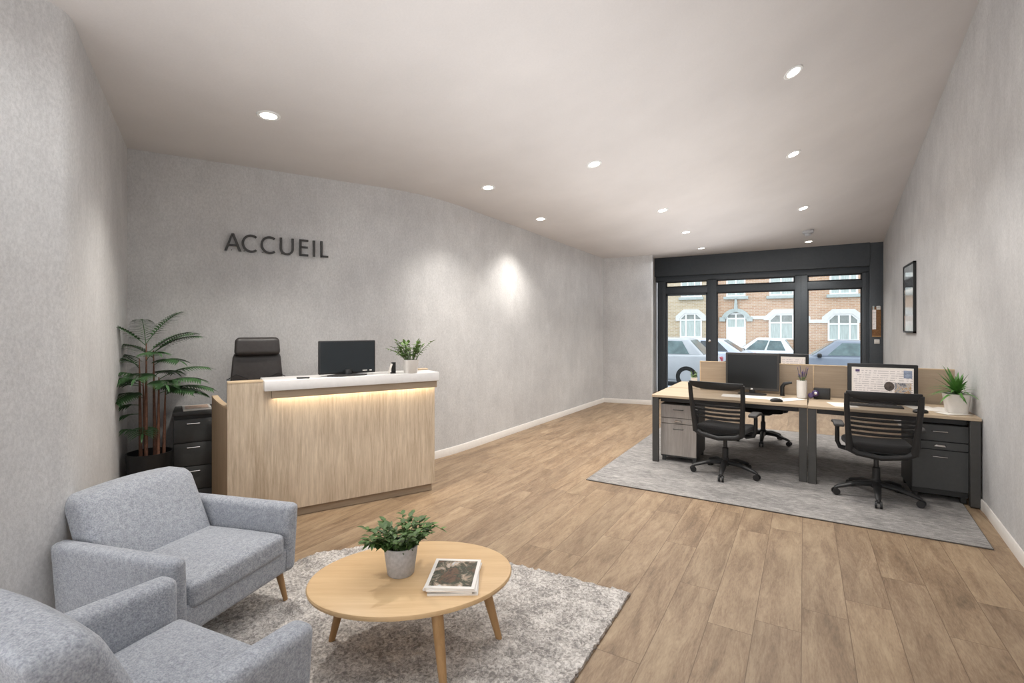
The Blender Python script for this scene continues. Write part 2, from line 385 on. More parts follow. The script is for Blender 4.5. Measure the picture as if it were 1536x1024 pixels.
skirting('baseboard_left', LEFT, -1, 'white skirting board behind the armchairs')

# ------------------------------------------------------------------ shopfront
def frame_boxes(xs, zs, y=SHOP, d=.09, bev=.006):
    mb = MB()
    for x0, x1, z0, z1 in [(a, b, zs[0], zs[1]) for a, b in xs]: mb.b2((x0, y-d/2, z0), (x1, y+d/2, z1), bev, 1)
    return mb
mb = MB(); mb.b2((-3.05, SHOP-.16, 2.735), (1.10, SHOP+.12, 3.3), .01); struct('trim_1', mb, M['anthracite'], 'wide anthracite shutter box above the shopfront', 'shutter box')
mb = MB(); mb.b2((1.095, SHOP-.13, 0), (1.32, SHOP+.12, 3.3), .008); struct('trim_2', mb, M['anthracite'], 'anthracite post at the right end of the shopfront', 'post')
mb = MB(); mb.b2((-3.05, SHOP-.06, 2.61), (1.10, SHOP+.06, 2.74), .006)
for x0, x1 in ((-3.0, -2.815), (-1.885, -1.69), (-.165, .062), (.985, 1.10)): mb.b2((x0, SHOP-.06, 0), (x1, SHOP+.06, 2.64), .006)
for x0, x1 in ((-2.82, -1.88), (-1.70, -.16), (.05, .99)): mb.b2((x0, SHOP-.055, 2.325), (x1, SHOP+.055, 2.475), .006)
for x0, x1 in ((-1.70, -.16), (.05, .99)): mb.b2((x0, SHOP-.055, 0), (x1, SHOP+.055, .35), .006)
for x in (-1.795, -.05, -2.9, 1.04): mb.b2((x-.006, SHOP-.068, 0), (x+.006, SHOP-.055, 2.62))
struct('trim_3', mb, M['anthracite'], 'anthracite frame of the glazed shopfront', 'shopfront frame')
def glazing(name, label, x0, x1, z0, z1, cat='window'):
    t = thing(name, label, cat, ((x0+x1)/2, SHOP, z0)); t['kind'] = 'structure'; hx = (x1-x0)/2; H = z1-z0
    mb = MB()
    for a, b in (((-hx, -.03, 0), (-hx+.03, .03, H)), ((hx-.03, -.03, 0), (hx, .03, H)), ((-hx, -.03, H-.03), (hx, .03, H)), ((-hx, -.03, 0), (hx, .03, .03))): mb.b2(a, b, .003, 1)
    mb.build('window_frame', M['anthracite_dark'], t)
    mb = MB(); mb.b2((-hx+.03, -.004, .03), (hx-.03, .004, H-.03)); mb.build('window_pane', M['glass'], t); return t
glazing('window_1', 'tall middle pane of the shopfront', -1.70, -.16, .35, 2.33)
glazing('window_2', 'tall right pane of the shopfront', .055, .99, .35, 2.33)
glazing('window_3', 'narrow transom pane above the glass door', -2.82, -1.88, 2.472, 2.615)
glazing('window_4', 'wide transom pane above the middle window', -1.70, -.16, 2.472, 2.615)
glazing('window_5', 'narrow transom pane above the right window', .055, .99, 2.472, 2.615)
t = thing('door_1', 'glazed entrance door in anthracite frame, left bay', 'door', (-2.35, SHOP, 0)); t['kind'] = 'structure'
mb = MB()
for a, b in (((-.465, -.035, 0), (-.43, .035, 2.325)), ((.43, -.035, 0), (.465, .035, 2.325)), ((-.465, -.035, 2.28), (.465, .035, 2.325)), ((-.465, -.035, 0), (.465, .035, .05))): mb.b2(a, b, .003, 1)
mb.build('door_frame', M['anthracite'], t); mb = MB(); mb.b2((-.44, -.004, .045), (.44, .004, 2.29)); mb.build('door_pane', M['glass'], t)
mb = MB(); mb.lathe([(.012, 0), (.012, .03), (.03, .035), (.03, .06), (.0, .062)], (.515, -.12, 1.23), 16, 'y'); mb.build('door_knob', M['chrome'], t)
# board and small fittings on the right post
t = thing('notice_board', 'brown cork notice board hung on the dark shopfront post', 'notice board', (1.20, SHOP-.135, 1.36))
mb = MB(); mb.b2((-.068, -.012, 0), (.072, .0, .575), .003, 1); mb.build('cork_panel', M['cork'], t)
mb = MB(); mb.b2((-.068, -.02, -.005), (.072, -.008, .018), .003, 1); mb.build('ledge', M['oak_leg'], t)
M['list'] = page_mat('printed list', False)
t = tag(MB().b2((-.028, -.003, 0), (.03, 0, .38)).build('paper_list', M['list'], None, loc=(1.165, SHOP-.149, 1.50)), 'white printed list pinned to the cork board', 'paper')
t = thing('thermostat', 'small white thermostat above the cork board on the post', 'thermostat', (1.233, SHOP-.13, 1.915)); MB().box((0, -.012, 0), (.066, .024, .075), .01).build('housing', M['white'], t); MB().box((0, -.025, .012), (.035, .003, .02), .001).build('display', M['stone_g'], t)
t = thing('key_holder', 'narrow white holder beside the thermostat on the post', 'holder', (1.155, SHOP-.13, 1.915)); MB().box((0, -.01, 0), (.028, .02, .08), .004).build('holder_body', M['stone_g'], t)
t = thing('light_switch', 'white double light switch below the cork board', 'switch', (1.21, SHOP-.13, 1.265)); MB().box((0, -.006, 0), (.085, .012, .085), .004).build('plate', M['white'], t)
for k in (-1, 1): MB().box((k*.019, -.014, 0), (.032, .008, .06), .002).build('rocker', M['ceramic'], t)

# ------------------------------------------------------------------ ceiling fittings
LIGHTS = [(-3.291, 2.110, 'over the reception sign, nearest the left wall'), (-2.970, 4.458, 'by the bend of the side wall'), (-3.112, 5.977, 'second along the side wall'),
          (-1.841, 4.714, 'nearest of the middle row'), (-1.671, 6.842, 'second of the middle row'), (-1.655, 8.311, 'third of the middle row'), (-1.672, 9.803, 'farthest of the middle row'),
          (-.079, 4.895, 'nearest of the right row, large and bright'), (-.107, 6.603, 'second of the right row'), (-.009, 8.748, 'third of the right row'), (.078, 11.138, 'farthest of the right row by the shutter box')]
def ceil_frame(x, y):
    e = .02; n = Vector((-(ceil_z(x+e, y)-ceil_z(x-e, y))/(2*e), -(ceil_z(x, y+e)-ceil_z(x, y-e))/(2*e), 1)).normalized()
    return n
proto = None
for (x, y, where) in LIGHTS:
    if proto is None:
        t = proto = thing('ceiling_downlight', '', 'downlight')
        MB().lathe([(.052, .004), (.056, -.004), (.074, -.006), (.080, -.001), (.080, .004)], n=32).build('trim_ring', M['stone'], t)
        MB().lathe([(.0, -.003), (.053, -.003), (.053, .003), (0, .003)], n=28).build('lens', M['lamp'], t)
    else: t = copy_tree(proto)
    t.location = (x, y, ceil_z(x, y)-.002); t.rotation_euler = Vector((0, 0, 1)).rotation_difference(ceil_frame(x, y)).to_euler()
    tag(t, 'round recessed ceiling downlight, '+where, 'downlight', 'recessed ceiling downlights')
    L = bpy.data.lights.new('downlight_beam', 'SPOT'); L.energy = 80*(1.35 if 'sign' in where else 1.15 if 'wall' in where else 1); L.spot_size = R(112); L.spot_blend = .9; L.shadow_soft_size = .06; L.color = (1, .95, .88)
    o = bpy.data.objects.new('downlight_beam', L); COL.objects.link(o); o.location = (x, y, ceil_z(x, y)-.03)
t = thing('smoke_detector', 'small grey detector box on the ceiling before the shutter box', 'detector', (.061, 10.18, ceil_z(.061, 10.18)))
MB().box((0, 0, -.02), (.17, .17, .05), .01).build('detector_base', M['concrete'], t); MB().lathe([(.05, -.05), (.05, -.085), (.03, -.095), (0, -.095)], n=20).build('sensor_head', M['concrete'], t)

# ------------------------------------------------------------------ ACCUEIL sign
def arc_band(cx, cz, rx, rz, a0, a1, w, n=28):
    out, inn = [], []
    for i in range(n+1):
        a = R(a0+(a1-a0)*i/n); out.append((cx+rx*math.cos(a), cz+rz*math.sin(a))); inn.append((cx+(rx-w)*math.cos(a), cz+(rz-w*.9)*math.sin(a)))
    return out+inn[::-1]
H = .163; w = .021
def rect(x0, x1, z0, z1): return [(x0, z0), (x1, z0), (x1, z1), (x0, z1)]
C_ = [arc_band(.078, H/2, .080, H/2+.003, 52, 308, w)]
glyphs = [('A', .706, [[(0, 0), (w*1.1, 0), (.074, H), (.058, H)], [(.116, 0), (.116+w*1.1, 0), (.080, H), (.060, H)], rect(.034, .105, .045, .045+w*.85)]),
          ('C', .848, C_), ('C', 1.005, C_),
          ('U', 1.170, [rect(0, w, .055, H), rect(.105, .105+w, .055, H), arc_band(.063, .058, .063, .061, 180, 360, w)]),
          ('E', 1.346, [rect(0, w, 0, H), rect(0, .083, 0, w*.9), rect(0, .078, H*.48, H*.48+w*.85), rect(0, .083, H-w*.9, H)]),
          ('I', 1.472, [rect(0, w, 0, H)]), ('L', 1.543, [rect(0, w, 0, H), rect(0, .076, 0, w*.9)])]
ang_wall = math.atan2(CB[1]-CA[1], CB[0]-CA[0])
sign = thing('wall_sign', 'dark grey raised letters reading ACCUEIL on the reception wall', 'sign', (CA[0], CA[1], 2.252), ang_wall)
for nm, x0, polys in glyphs:
    mb = MB()
    for P in polys: mb.prism([(x0+p[0], -.034, p[1]) for p in P], (0, .018, 0))
    for sx in (.02, .06) if nm != 'I' else (.01,): mb.cyl((x0+sx, -.02, .011), (x0+sx, -.0005, .011), .004, n=8)
    mb.build('letter', M['sign'], sign, 30)

# ------------------------------------------------------------------ reception
RO = Vector((-3.008, 3.603, 0)); RA = math.atan2(de[1], de[0])      # local x runs along the desk to its right end, -y faces the room
def rec(s, m, z=0):                                                # s along the desk, m out towards the room
    return (RO.x+de[0]*s+dn[0]*m, RO.y+de[1]*s+dn[1]*m, z)
d = thing('reception_desk', 'light oak reception desk with white counter and glowing strip', 'reception desk', RO, RA)
MB().prism([(-1.70, 0, .07), (0, 0, .07), (0, 0, 1.045), (-1.452, 0, 1.045), (-1.452, 0, 1.116), (-1.70, 0, 1.116)], (0, .10, 0)).build('front_panel', M['oak_v'], d)
MB().b2((-1.70, -.002, 1.112), (-1.452, .104, 1.126), .003, 1).build('ledge_top', M['oak_edge'], d)
mb = MB(); mb.b2((-1.40, -.062, .985), (-.003, -.048, 1.047), .002, 1); mb.b2((-1.40, -.05, .985), (-1.386, .002, 1.047), .002, 1); mb.build('fascia', M['oak_dark'], d)
MB().b2((-1.68, .02, 0), (-.02, .09, .07), .003, 1).build('plinth', M['oak_dark'], d)
MB().b2((-1.455, -.085, 1.047), (.012, .25, 1.128), .006, 2).build('countertop', M['white'], d)
MB().b2((-.16, .19, 1.128), (.012, .25, 1.142), .003, 1).build('back_ledge', M['oak_edge'], d)
MB().b2((-1.38, -.044, 1.028), (-.01, -.014, 1.040)).build('led_strip', M['led'], d)
def wing(off, zlo, zhi):
    """angled left end panel of the desk, its top edge rising in a curve towards the back"""
    mb = MB(); N = 10; L_, R_ = [], []
    for k in range(N+1):
        t = k/N; x, y = -1.702-.094*t, .05+.40*t; z = .918+.05*t**2.2
        for lst, dx in ((L_, 0), (R_, .04)): lst.append((mb.bm.verts.new((x+dx-off*(1 if dx == 0 else -1), y, zlo(z))), mb.bm.verts.new((x+dx-off*(1 if dx == 0 else -1), y, zhi(z)))))
    for k in range(N):
        a, b, c_, e_ = L_[k], L_[k+1], R_[k], R_[k+1]
        for f in ((a[0], b[0], b[1], a[1]), (c_[0], c_[1], e_[1], e_[0]), (a[1], b[1], e_[1], c_[1]), (a[0], c_[0], e_[0], b[0])): mb.bm.faces.new(f)
    for a, c_ in ((L_[0], R_[0]), (L_[-1], R_[-1])): mb.bm.faces.new((a[0], a[1], c_[1], c_[0]))
    return mb
wing(0, lambda z: 0, lambda z: z).build('side_panel', M['oak_shaded'], d)
wing(.002, lambda z: z-.001, lambda z: z+.012).build('edge_strip', M['oak_edge'], d)
MB().b2((-.04, .10, 0), (0, .45, .90), .003, 1).build('side_panel', M['oak_v'], d)
MB().b2((-1.66, .10, .715), (-.04, .46, .74), .003, 1).build('worktop', M['oak_edge'], d)
def display(name, label, loc, rotz, w, h, depth, bezel, zbot, matS, matB, foot=(.11, .08), cat='monitor', page=None, logo=True, neck=True, plate=None):
    """screen faces local -y; loc is on the surface the foot stands on"""
    t = thing(name, label, cat, loc, rotz)
    MB().b2((-w/2, 0, zbot), (w/2, depth, zbot+h), .008, 2).build('casing', matB, t)
    MB().b2((-w/2+bezel, -.002, zbot+bezel*1.3), (w/2-bezel, .004, zbot+h-bezel)).build('screen', matS, t)
    mb = MB(); mb.b2((-.03, depth*.5, .01), (.03, depth+.03, zbot+.1), .006, 2)
    mb.build('neck', matB, t)
    mb = MB(); mb.lathe([(foot[0], 0), (foot[0], .008), (foot[0]*.6, .014), (0, .014)], (0, depth*.6, 0), 32)
    for v in mb.bm.verts: v.co.y = depth*.6+(v.co.y-depth*.6)*foot[1]/foot[0]
    mb.build('foot', plate or matB, t)
    if logo: MB().b2((-.014, -.003, zbot+bezel*.25), (.014, 0, zbot+bezel*1.0), .002).build('badge', M['chrome'], t)
    return t
t = display('desktop_monitor', 'dark computer monitor standing on the white reception counter', rec(-.80, -.01, 1.1285), RA, .478, .285, .035, .012, .018, M['screen2'], M['black_plastic'], (.17, .085), logo=False, plate=M['dark_grey'])
mb = MB(); mb.b2((.125, -.004, .038), (.165, -.001, .044)); mb.b2((.185, -.004, .037), (.205, -.001, .045)); mb.build('badge', M['paper'], t)
MB().lathe([(.036, 0), (.036, .035), (.028, .05), (0, .052)], (0, .0, .008), 20).build('swivel', M['black_frame'], t)
t = tag(MB().b2((-.012, -.05, 0), (.0, .05, .012), .003).build('remote_control', M['black_plastic'], None, loc=rec(-1.165, .03, 1.1285), rotz=RA+1.2), 'small black remote lying left of the counter monitor', 'remote')
t = thing('card_holder', 'small black card holder right of the counter monitor', 'card holder', rec(-.405, -.02, 1.1285), RA)
MB().b2((-.02, -.03, 0), (.025, .06, .006), .001).build('holder_base', M['black_plastic'], t); MB().box((.012, 0, .052), (.038, .014, .095), .001, rot=(.0, 0, 0)).build('holder_back', M['black_plastic'], t)
MB().box((-.018, .0, .045), (.004, .05, .088), .001, rot=(0, .3, 0)).build('cards', M['paper'], t)
# leafy plants
def bushy(t, z0, rad, height, nst, nl, mats, leaf_l, leaf_w, seed, spread=1.0, pinnate=False):
    rnd = random.Random(seed); lv = MB(); stm = MB()
    for k in range(nst):
        a = rnd.uniform(0, 6.28); rr = rad*.55*math.sqrt(rnd.random()); p = Vector((rr*math.cos(a), rr*math.sin(a), z0))
        out = Vector((math.cos(a), math.sin(a), 0))*spread*rnd.uniform(.25, 1.0)*rad; hgt = height*rnd.uniform(.45, 1)
        q = p+out+Vector((0, 0, hgt)); mid = p+out*.25+Vector((0, 0, hgt*.6))
        pts = [(p*(1-u)**2+mid*2*u*(1-u)+q*u*u) for u in (0, .2, .4, .6, .8, 1)]; stm.tube(pts, [.003, .0028, .0025, .002, .0016, .001], 5)
        for j in range(nl):
            u = .25+.75*(j+.5)/nl; b = p*(1-u)**2+mid*2*u*(1-u)+q*u*u; aa = a+rnd.uniform(-2.2, 2.2)
            dd = Vector((math.cos(aa), math.sin(aa), rnd.uniform(-.1, .8)))
            lv.leaf(b, dd, leaf_l*rnd.uniform(.7, 1.2), leaf_w*rnd.uniform(.8, 1.2), rnd.uniform(.0, .5))
        lv.leaf(q, q-mid, leaf_l, leaf_w, .2)
    stm.build('stem', M['leaf'], t); lv.build('foliage', mats, t, 80)
t = thing('potted_plant', 'small leafy green plant in a white pot on the reception counter', 'plant', rec(-.25, .03, 1.1285), RA)
MB().lathe([(.053, 0), (.056, .004), (.068, .118), (.069, .122), (.062, .122), (.058, .10), (0, .10)], n=32, pw=3.2).build('pot', M['ceramic'], t)
MB().lathe([(.058, .098), (.05, .108), (0, .112)], n=20).build('soil', M['soil'], t)
bushy(t, .105, .125, .20, 30, 8, M['leaf_pale'], .046, .027, 3, 1.25)
# filing cabinet
t = thing('filing_cabinet', 'charcoal filing cabinet between the palm and the reception desk', 'cabinet', rec(-1.925, -.56), RA)
MB().b2((-.14, .012, 0), (.14, .35, .79), .004).build('carcass', M['cabinet'], t)
MB().b2((-.145, -.012, .815), (.145, .352, .848), .004).build('cabinet_top', M['cabinet'], t); MB().b2((-.138, .0, .785), (.138, .34, .816)).build('top_gap', M['cabinet_dark'], t)
for k in range(4):
    z1 = .782-k*.198; z0 = z1-.19
    dr = MB().b2((-.136, -.008, z0), (.136, .014, z1), .003).build('drawer', M['cabinet'], t)
    mb = MB(); mb.tube([(-.045, -.008, z1-.036), (-.045, -.024, z1-.036), (.045, -.024, z1-.036), (.045, -.008, z1-.036)], .004, 8); mb.build('handle', M['chrome'], dr)
def magazine(label, loc, rotz, w, h, thick, mat, group=None, cat='magazine', name='magazine'):
    t = thing(name, label, cat, loc, rotz, group)
    MB().b2((-w/2, -h/2, 0), (w/2, h/2, thick-.0006), .0006, 1).build('pages', M['paper'], t)
    MB().b2((-w/2-.001, -h/2-.001, thick-.0008), (w/2+.001, h/2+.001, thick)).build('cover', mat, t); return t
def cover_mat(name, seed, cols, border=.06):
    n = NT(name); v = n.add('TexCoord').outputs['Generated']; f = n.noise(v, 2.6+seed*.3, 5, .6, .8); g_ = n.noise(v, 9, 4, .6, 1)
    k = len(cols); c = n.ramp(f, [(.3+.4*i/(k-1), lin(q)) for i, q in enumerate(cols)])
    c = n.mix(c, n.ramp(g_, [(.35, (.35, .33, .3)), (.6, (1, 1, 1))]), .55, 'MULTIPLY')
    sp = n.add('SeparateXYZ', i_Vector=v)
    ex = n.math('MINIMUM', sp.outputs[0], n.math('SUBTRACT', 1.0, sp.outputs[0])); ey = n.math('MINIMUM', sp.outputs[1], n.math('SUBTRACT', 1.0, sp.outputs[1]))
    edge = n.math('LESS_THAN', n.math('MINIMUM', ex, ey), border); c = n.mix(c, lin('#dedad4'), edge)
    n.bsdf(c, .35); return n.m
M['cover'] = cover_mat('magazine cover', 1, ['#1f2420', '#6b4f3c', '#2c3a2a', '#b9a48f', '#c5d3dd'], .07)
M['cover2'] = cover_mat('pale magazine cover', 2, ['#c9a58d', '#d8b9a4', '#cfa58b'], .08)
magazine('magazine with pinkish cover lying on the charcoal filing cabinet', rec(-1.905, -.70, .848), RA+.06, .20, .25, .014, M['cover2'])
# tall palm
pt = thing('potted_palm', 'tall dark green palm with brown stems in black floor pot', 'plant', rec(-2.215, -.50), RA)
MB().lathe([(.125, 0), (.128, .01), (.152, .545), (.156, .56), (.146, .56), (.142, .50), (0, .50)], n=36).build('pot', M['black_plastic'], pt)
MB().lathe([(.142, .49), (.10, .51), (0, .52)], n=24).build('soil', M['soil'], pt)
rnd = random.Random(11); fol = MB()
stems = [(-.06, .02, -.07, .04, 1.30), (-.02, -.05, -.02, -.03, 1.42), (.03, .03, .02, .05, 1.36), (.055, -.03, .06, -.02, 1.15), (.09, .0, .10, .02, 1.05), (-.03, .06, -.05, .08, 1.12)]
fronds = [(1, 1.38, 100, .30, 1.0), (1, 1.42, 40, .26, 1.15), (2, 1.34, 15, .29, .75), (2, 1.30, 150, .28, .7), (0, 1.24, 178, .27, .6), (0, 1.16, 200, .28, .4), (0, 1.08, 180, .27, .3), (0, 1.22, 130, .27, .7),
          (3, 1.13, 5, .31, .6), (3, 1.08, -25, .30, .5), (3, 1.02, 12, .30, .3), (4, 1.03, -5, .30, .4), (4, 1.0, -40, .26, .5), (5, 1.08, 170, .28, .4), (5, .98, 190, .27, .25), (0, .93, 195, .27, .2), (0, .86, 180, .25, .1),
          (1, 1.28, -70, .27, .6), (2, 1.24, -50, .28, .5), (1, 1.16, -100, .26, .4), (0, 1.02, -120, .26, .3), (3, 1.1, -75, .24, .4), (0, .72, 190, .20, .4), (5, .74, -90, .17, .3), (1, 1.33, 20, .27, .9), (2, 1.15, 60, .27, .4),
          (2, 1.05, -35, .26, .35), (5, 1.10, 215, .26, .5), (1, 1.4, 200, .26, .95), (2, 1.34, -20, .27, .85), (0, 1.12, 215, .27, .3)]
def stem_at(i, z):
    x0, y0, x1, y1, h = stems[i]; t = (z-.5)/(h-.5); return Vector((x0+(x1-x0)*t, y0+(y1-y0)*t, z))
for i, (x0, y0, x1, y1, h) in enumerate(stems):
    MB().tube([stem_at(i, .5+(h-.5)*k/6) for k in range(7)], [.013, .012, .011, .010, .008, .006, .004], 8).build('stem', M['stem'], pt)
for (i, z, az, L, rise) in fronds:
    b = stem_at(i, min(z, stems[i][4])); a = R(az); out = Vector((math.cos(a), math.sin(a), 0)); P = []
    for k in range(17):
        t = k/16; P.append(b+out*L*t+Vector((0, 0, 1))*(rise*L*t*1.2-.45*L*t*t))
    for p in P:                                            # keep clear of the two walls
        p.y = min(p.y, .34)
    fol.tube(P, [.003]*17, 5); side = Vector((-out.y, out.x, 0))
    for k in range(3, 17) if L > .22 else range(4, 17, 2):
        t = k/16; d_ = (P[k]-P[k-1]).normalized()
        for sgn in (-1, 1):
            fol.leaf(P[k], d_*.6+side*sgn*1.0+Vector((0, 0, .12)), .140*(1-.7*abs(t-.45)), .022, .35)
    fol.leaf(P[-1], P[-1]-P[-2], .09, .02, .2)
fol.build('foliage', M['leaf_dark'], pt, 80)
# reception chair (faces the room)
t = thing('executive_chair', 'high-backed dark leather chair behind the reception desk', 'chair', rec(-1.30, -.52), RA)
def backfn(w0, w1, curve):
    def f(u, v, w_, p):
        k = w0+(w1-w0)*(w_+1)/2; return Vector((p.x*k, p.y+curve*u*u, p.z))
    return f
o = MB().soft((.50, .09, .70), .04, 12, backfn(1.0, .77, -.03)).build('backrest', M['leather'], t); o.location = (-.14, .205, .965); o.rotation_euler.x = R(-4)
o = MB().soft((.375, .085, .165), .04, 10, backfn(1.0, .95, -.02)).build('headrest', M['leather'], t); o.location = (-.14, .165, 1.372); o.rotation_euler.x = R(-4)
for sx in (-1, 1):
    mb = MB(); mb.tube([(-.14+sx*.245, .135, 1.08), (-.14+sx*.17, .136, 1.125), (-.14+sx*.08, .138, 1.085), (-.14+sx*.06, .139, 1.0)], .004, 6)
    mb.build('seam', M['black_frame'], t)
o = MB().soft((.50, .40, .10), .045, 10).build('seat', M['leather'], t); o.location = (-.14, .02, .50)
MB().cyl((-.14, .02, .09), (-.14, .02, .46), .028).build('gas_lift', M['black_plastic'], t)
for k in range(5):
    a = R(90+72*k); e_ = (-.14+.26*math.cos(a), .02+.26*math.sin(a), .065)
    lg = MB().tube([(-.14, .02, .10), e_], [.03, .018], 8).build('base_leg', M['black_plastic'], t)
    MB().lathe([(.022, -.02), (.028, -.012), (.028, .012), (.022, .02)], (e_[0], e_[1], .028), 16, 'x').build('caster', M['black_plastic'], lg)

# ------------------------------------------------------------------ armchairs
def soft_arm(mb, x, t_, y0, y1, z0, zf, zb, sgn):
    def f(u, v, w_, p):
        top = zb+(zf-zb)*(v+1)/2; k = (p.z/(.5)+.5)                 # 0 bottom .. 1 top
        lean = .018*sgn*(k)
        back = -.02*k*(1-v)/2
        return Vector((p.x+lean+x, p.y*(1-.03*(1-k))+(y0+y1)/2+back*0, z0+k*(top-z0)))
    b = MB(); b.soft((t_, y1-y0, .5), .042, 18, f); me = b.bm
    return b
def armchair(label, loc, rotz, W, D, t_, Haf, Hab, Hs, Hb, seatd, group):
    c = thing('armchair', label, 'armchair', loc, rotz, group); h, b = W/2, D/2
    MB().soft((W-.03, D-.05, .15), .03, 10, lambda u, v, w_, p: Vector((p.x, p.y, p.z+.245))).build('seat_base', M['armchair'], c)
    for sgn in (-1, 1): soft_arm(None, sgn*(h-t_/2), t_, -b, b, .17, Haf, Hab, sgn).build('armrest', M['armchair'], c, 60)
    sw = W-2*t_+.01; yf = b-.012; yb = yf-seatd-.10
    def sf(u, v, w_, p):
        dz = .022*(1-u*u)*(1-v*v) if w_ > 0 else 0
        return Vector((p.x, p.y+(yf+yb)/2, p.z+Hs-.06+dz-.012*(1-v)/2))
    MB().soft((sw, yf-yb, .125), .035, 16, sf).build('seat_cushion', M['armchair'], c, 60)
    def bf(u, v, w_, p):                                           # leaning, slightly crowned back
        k = (w_+1)/2; lean = -.20*k; crown = .022*(1-u*u)*max(0, w_); puff = .03*(1-u*u)*(1-w_*w_) if v > 0 else 0
        return Vector((p.x*(1+.015*k), p.y*(1-.28*k)+lean+puff+yf-seatd-.11, .26+k*(Hb-.26)+crown+(p.z-w_*.25)*.6))
    MB().soft((sw+.012, .22, .5), .055, 18, bf).build('backrest', M['armchair'], c, 60)
    for sx in (-1, 1):
        for sy in (-1, 1):
            MB().tube([(sx*(h-.065), sy*(b-.085), .18), (sx*(h-.04), sy*(b-.055), .0)], [.021, .012], 12).build('leg', M['oak_leg'], c)
    return c
armchair('grey upholstered armchair backed against the left wall, seat facing right', (-2.738, 1.304, .015), R(-75.9), .74, .77, .088, .545, .53, .40, .705, .45, 'grey lounge armchairs')
armchair('grey upholstered armchair in the bottom left foreground, cropped by the frame', (-1.797, .715, .015), R(7), .80, .66, .105, .532, .57, .39, .80, .335, 'grey lounge armchairs')

# ------------------------------------------------------------------ lounge rug, coffee table
def inside(p, poly):
    x, y = p; r_ = False
    for (x0, y0), (x1, y1) in zip(poly, poly[1:]+poly[:1]):
        if (y0 > y) != (y1 > y) and x < (x1-x0)*(y-y0)/(y1-y0)+x0: r_ = not r_
    return r_
RUG = [(-.862, .35), (-.862, 2.765), (-1.30, 2.75), (-1.72, 2.71), (-2.2, 2.60), (-2.62, 2.44), (-2.84, 2.16), (-2.88, 1.9), (-2.92, .35)]
mb = MB(); step = .0125; vd = {}
x0, y0 = -2.95, .33; nx, ny = int(2.12/step), int(2.48/step)
def rv(i, j):
    if (i, j) not in vd:
        x, y = x0+i*step, y0+j*step
        q = Vector((x*34, y*34, 0)); hgt = noise.noise(q)*.5+noise.noise(q*2.1)*.35+noise.noise(q*.3)*.3
        jx = noise.noise(Vector((x*50, y*50, 7)))*.010; jy = noise.noise(Vector((x*50, y*50, 17)))*.010
        vd[(i, j)] = mb.bm.verts.new((x+jx, y+jy, .018+hgt*.017))
    return vd[(i, j)]
for i in range(nx):
    for j in range(ny):
        if inside((x0+(i+.5)*step, y0+(j+.5)*step), RUG): mb.bm.faces.new((rv(i, j), rv(i+1, j), rv(i+1, j+1), rv(i, j+1)))
bd = [e for e in mb.bm.edges if e.is_boundary]
ex = bmesh.ops.extrude_edge_only(mb.bm, edges=bd)
for v in [q for q in ex['geom'] if isinstance(q, bmesh.types.BMVert)]: v.co.z = .001
tag(mb.build('shaggy_rug', M['rug'], None, 80), 'shaggy light grey rug under the coffee table', 'rug')
t = thing('coffee_table', 'low round light oak coffee table on the shaggy rug', 'coffee table', (-1.635, 1.795, .012), R(32))
mb = MB().lathe([(.0, .312), (.468, .312), (.482, .318), (.486, .330), (.482, .338), (.474, .341), (0, .341)], n=72)
for v in mb.bm.verts: q = Matrix.Rotation(-R(32), 3, 'Z') @ Vector((-.68, .733, 0)); k = v.co.x*q.x+v.co.y*q.y; v.co.x -= q.x*k*.27; v.co.y -= q.y*k*.27
mb.build('tabletop', M['oak_table'], t)
for px, py in ((-1.985, 1.60), (-1.29, 2.035), (-1.285, 1.60), (-1.90, 2.06)):
    q = Matrix.Rotation(-R(32), 3, 'Z') @ Vector((px+1.635, py-1.795, 0)); top = q*.80
    MB().tube([(top.x, top.y, .314), (top.x*.6+q.x*.4, top.y*.6+q.y*.4, .19), (q.x, q.y, .002)], [.027, .023, .015], 16).build('leg', M['oak_leg'], t)
TT = .012+.341
t = thing('potted_plant', 'dense green plant in a grey concrete pot on the coffee table', 'plant', (-1.685, 1.765, TT))
MB().lathe([(.060, 0), (.064, .004), (.082, .135), (.083, .14), (.076, .14), (.070, .115), (0, .115)], n=36).build('pot', M['concrete'], t)
MB().lathe([(.072, .112), (.05, .125), (0, .13)], n=20).build('soil', M['soil'], t)
bushy(t, .12, .115, .115, 46, 9, M['leaf'], .044, .024, 5, 1.15)
mb = MB(); P = [Vector((.04, .02, .15)), Vector((.08, .06, .215)), Vector((.12, .10, .225)), Vector((.15, .125, .20))]; mb.tube(P, .0018, 5)
for k, p in enumerate(P[1:]):
    mb.leaf(p, (.6, -.5, .5), .035, .018, .1); mb.leaf(p, (.2, .8, .2), .035, .018, .2)
mb.leaf(P[-1], (.5, .4, -.4), .035, .018, .1); mb.build('trailing_sprig', M['leaf_pale'], t, 80)
zc = TT; names = ['bottom of the stack, lying on the coffee table', 'second from the bottom of the coffee table stack', 'third from the bottom of the coffee table stack', 'top of the coffee table stack, pictorial cover with white border']
for k in range(4):
    th = (.008, .007, .007, .008)[k]
    magazine('magazine '+names[k], (-1.425+(.008, -.004, .006, 0)[k], 1.85+(-.004, .003, -.002, 0)[k], zc), R(28+(5, -3, 3, 0)[k]), .225, .275, th, M['cover'], 'magazines stacked on the coffee table'); zc += th

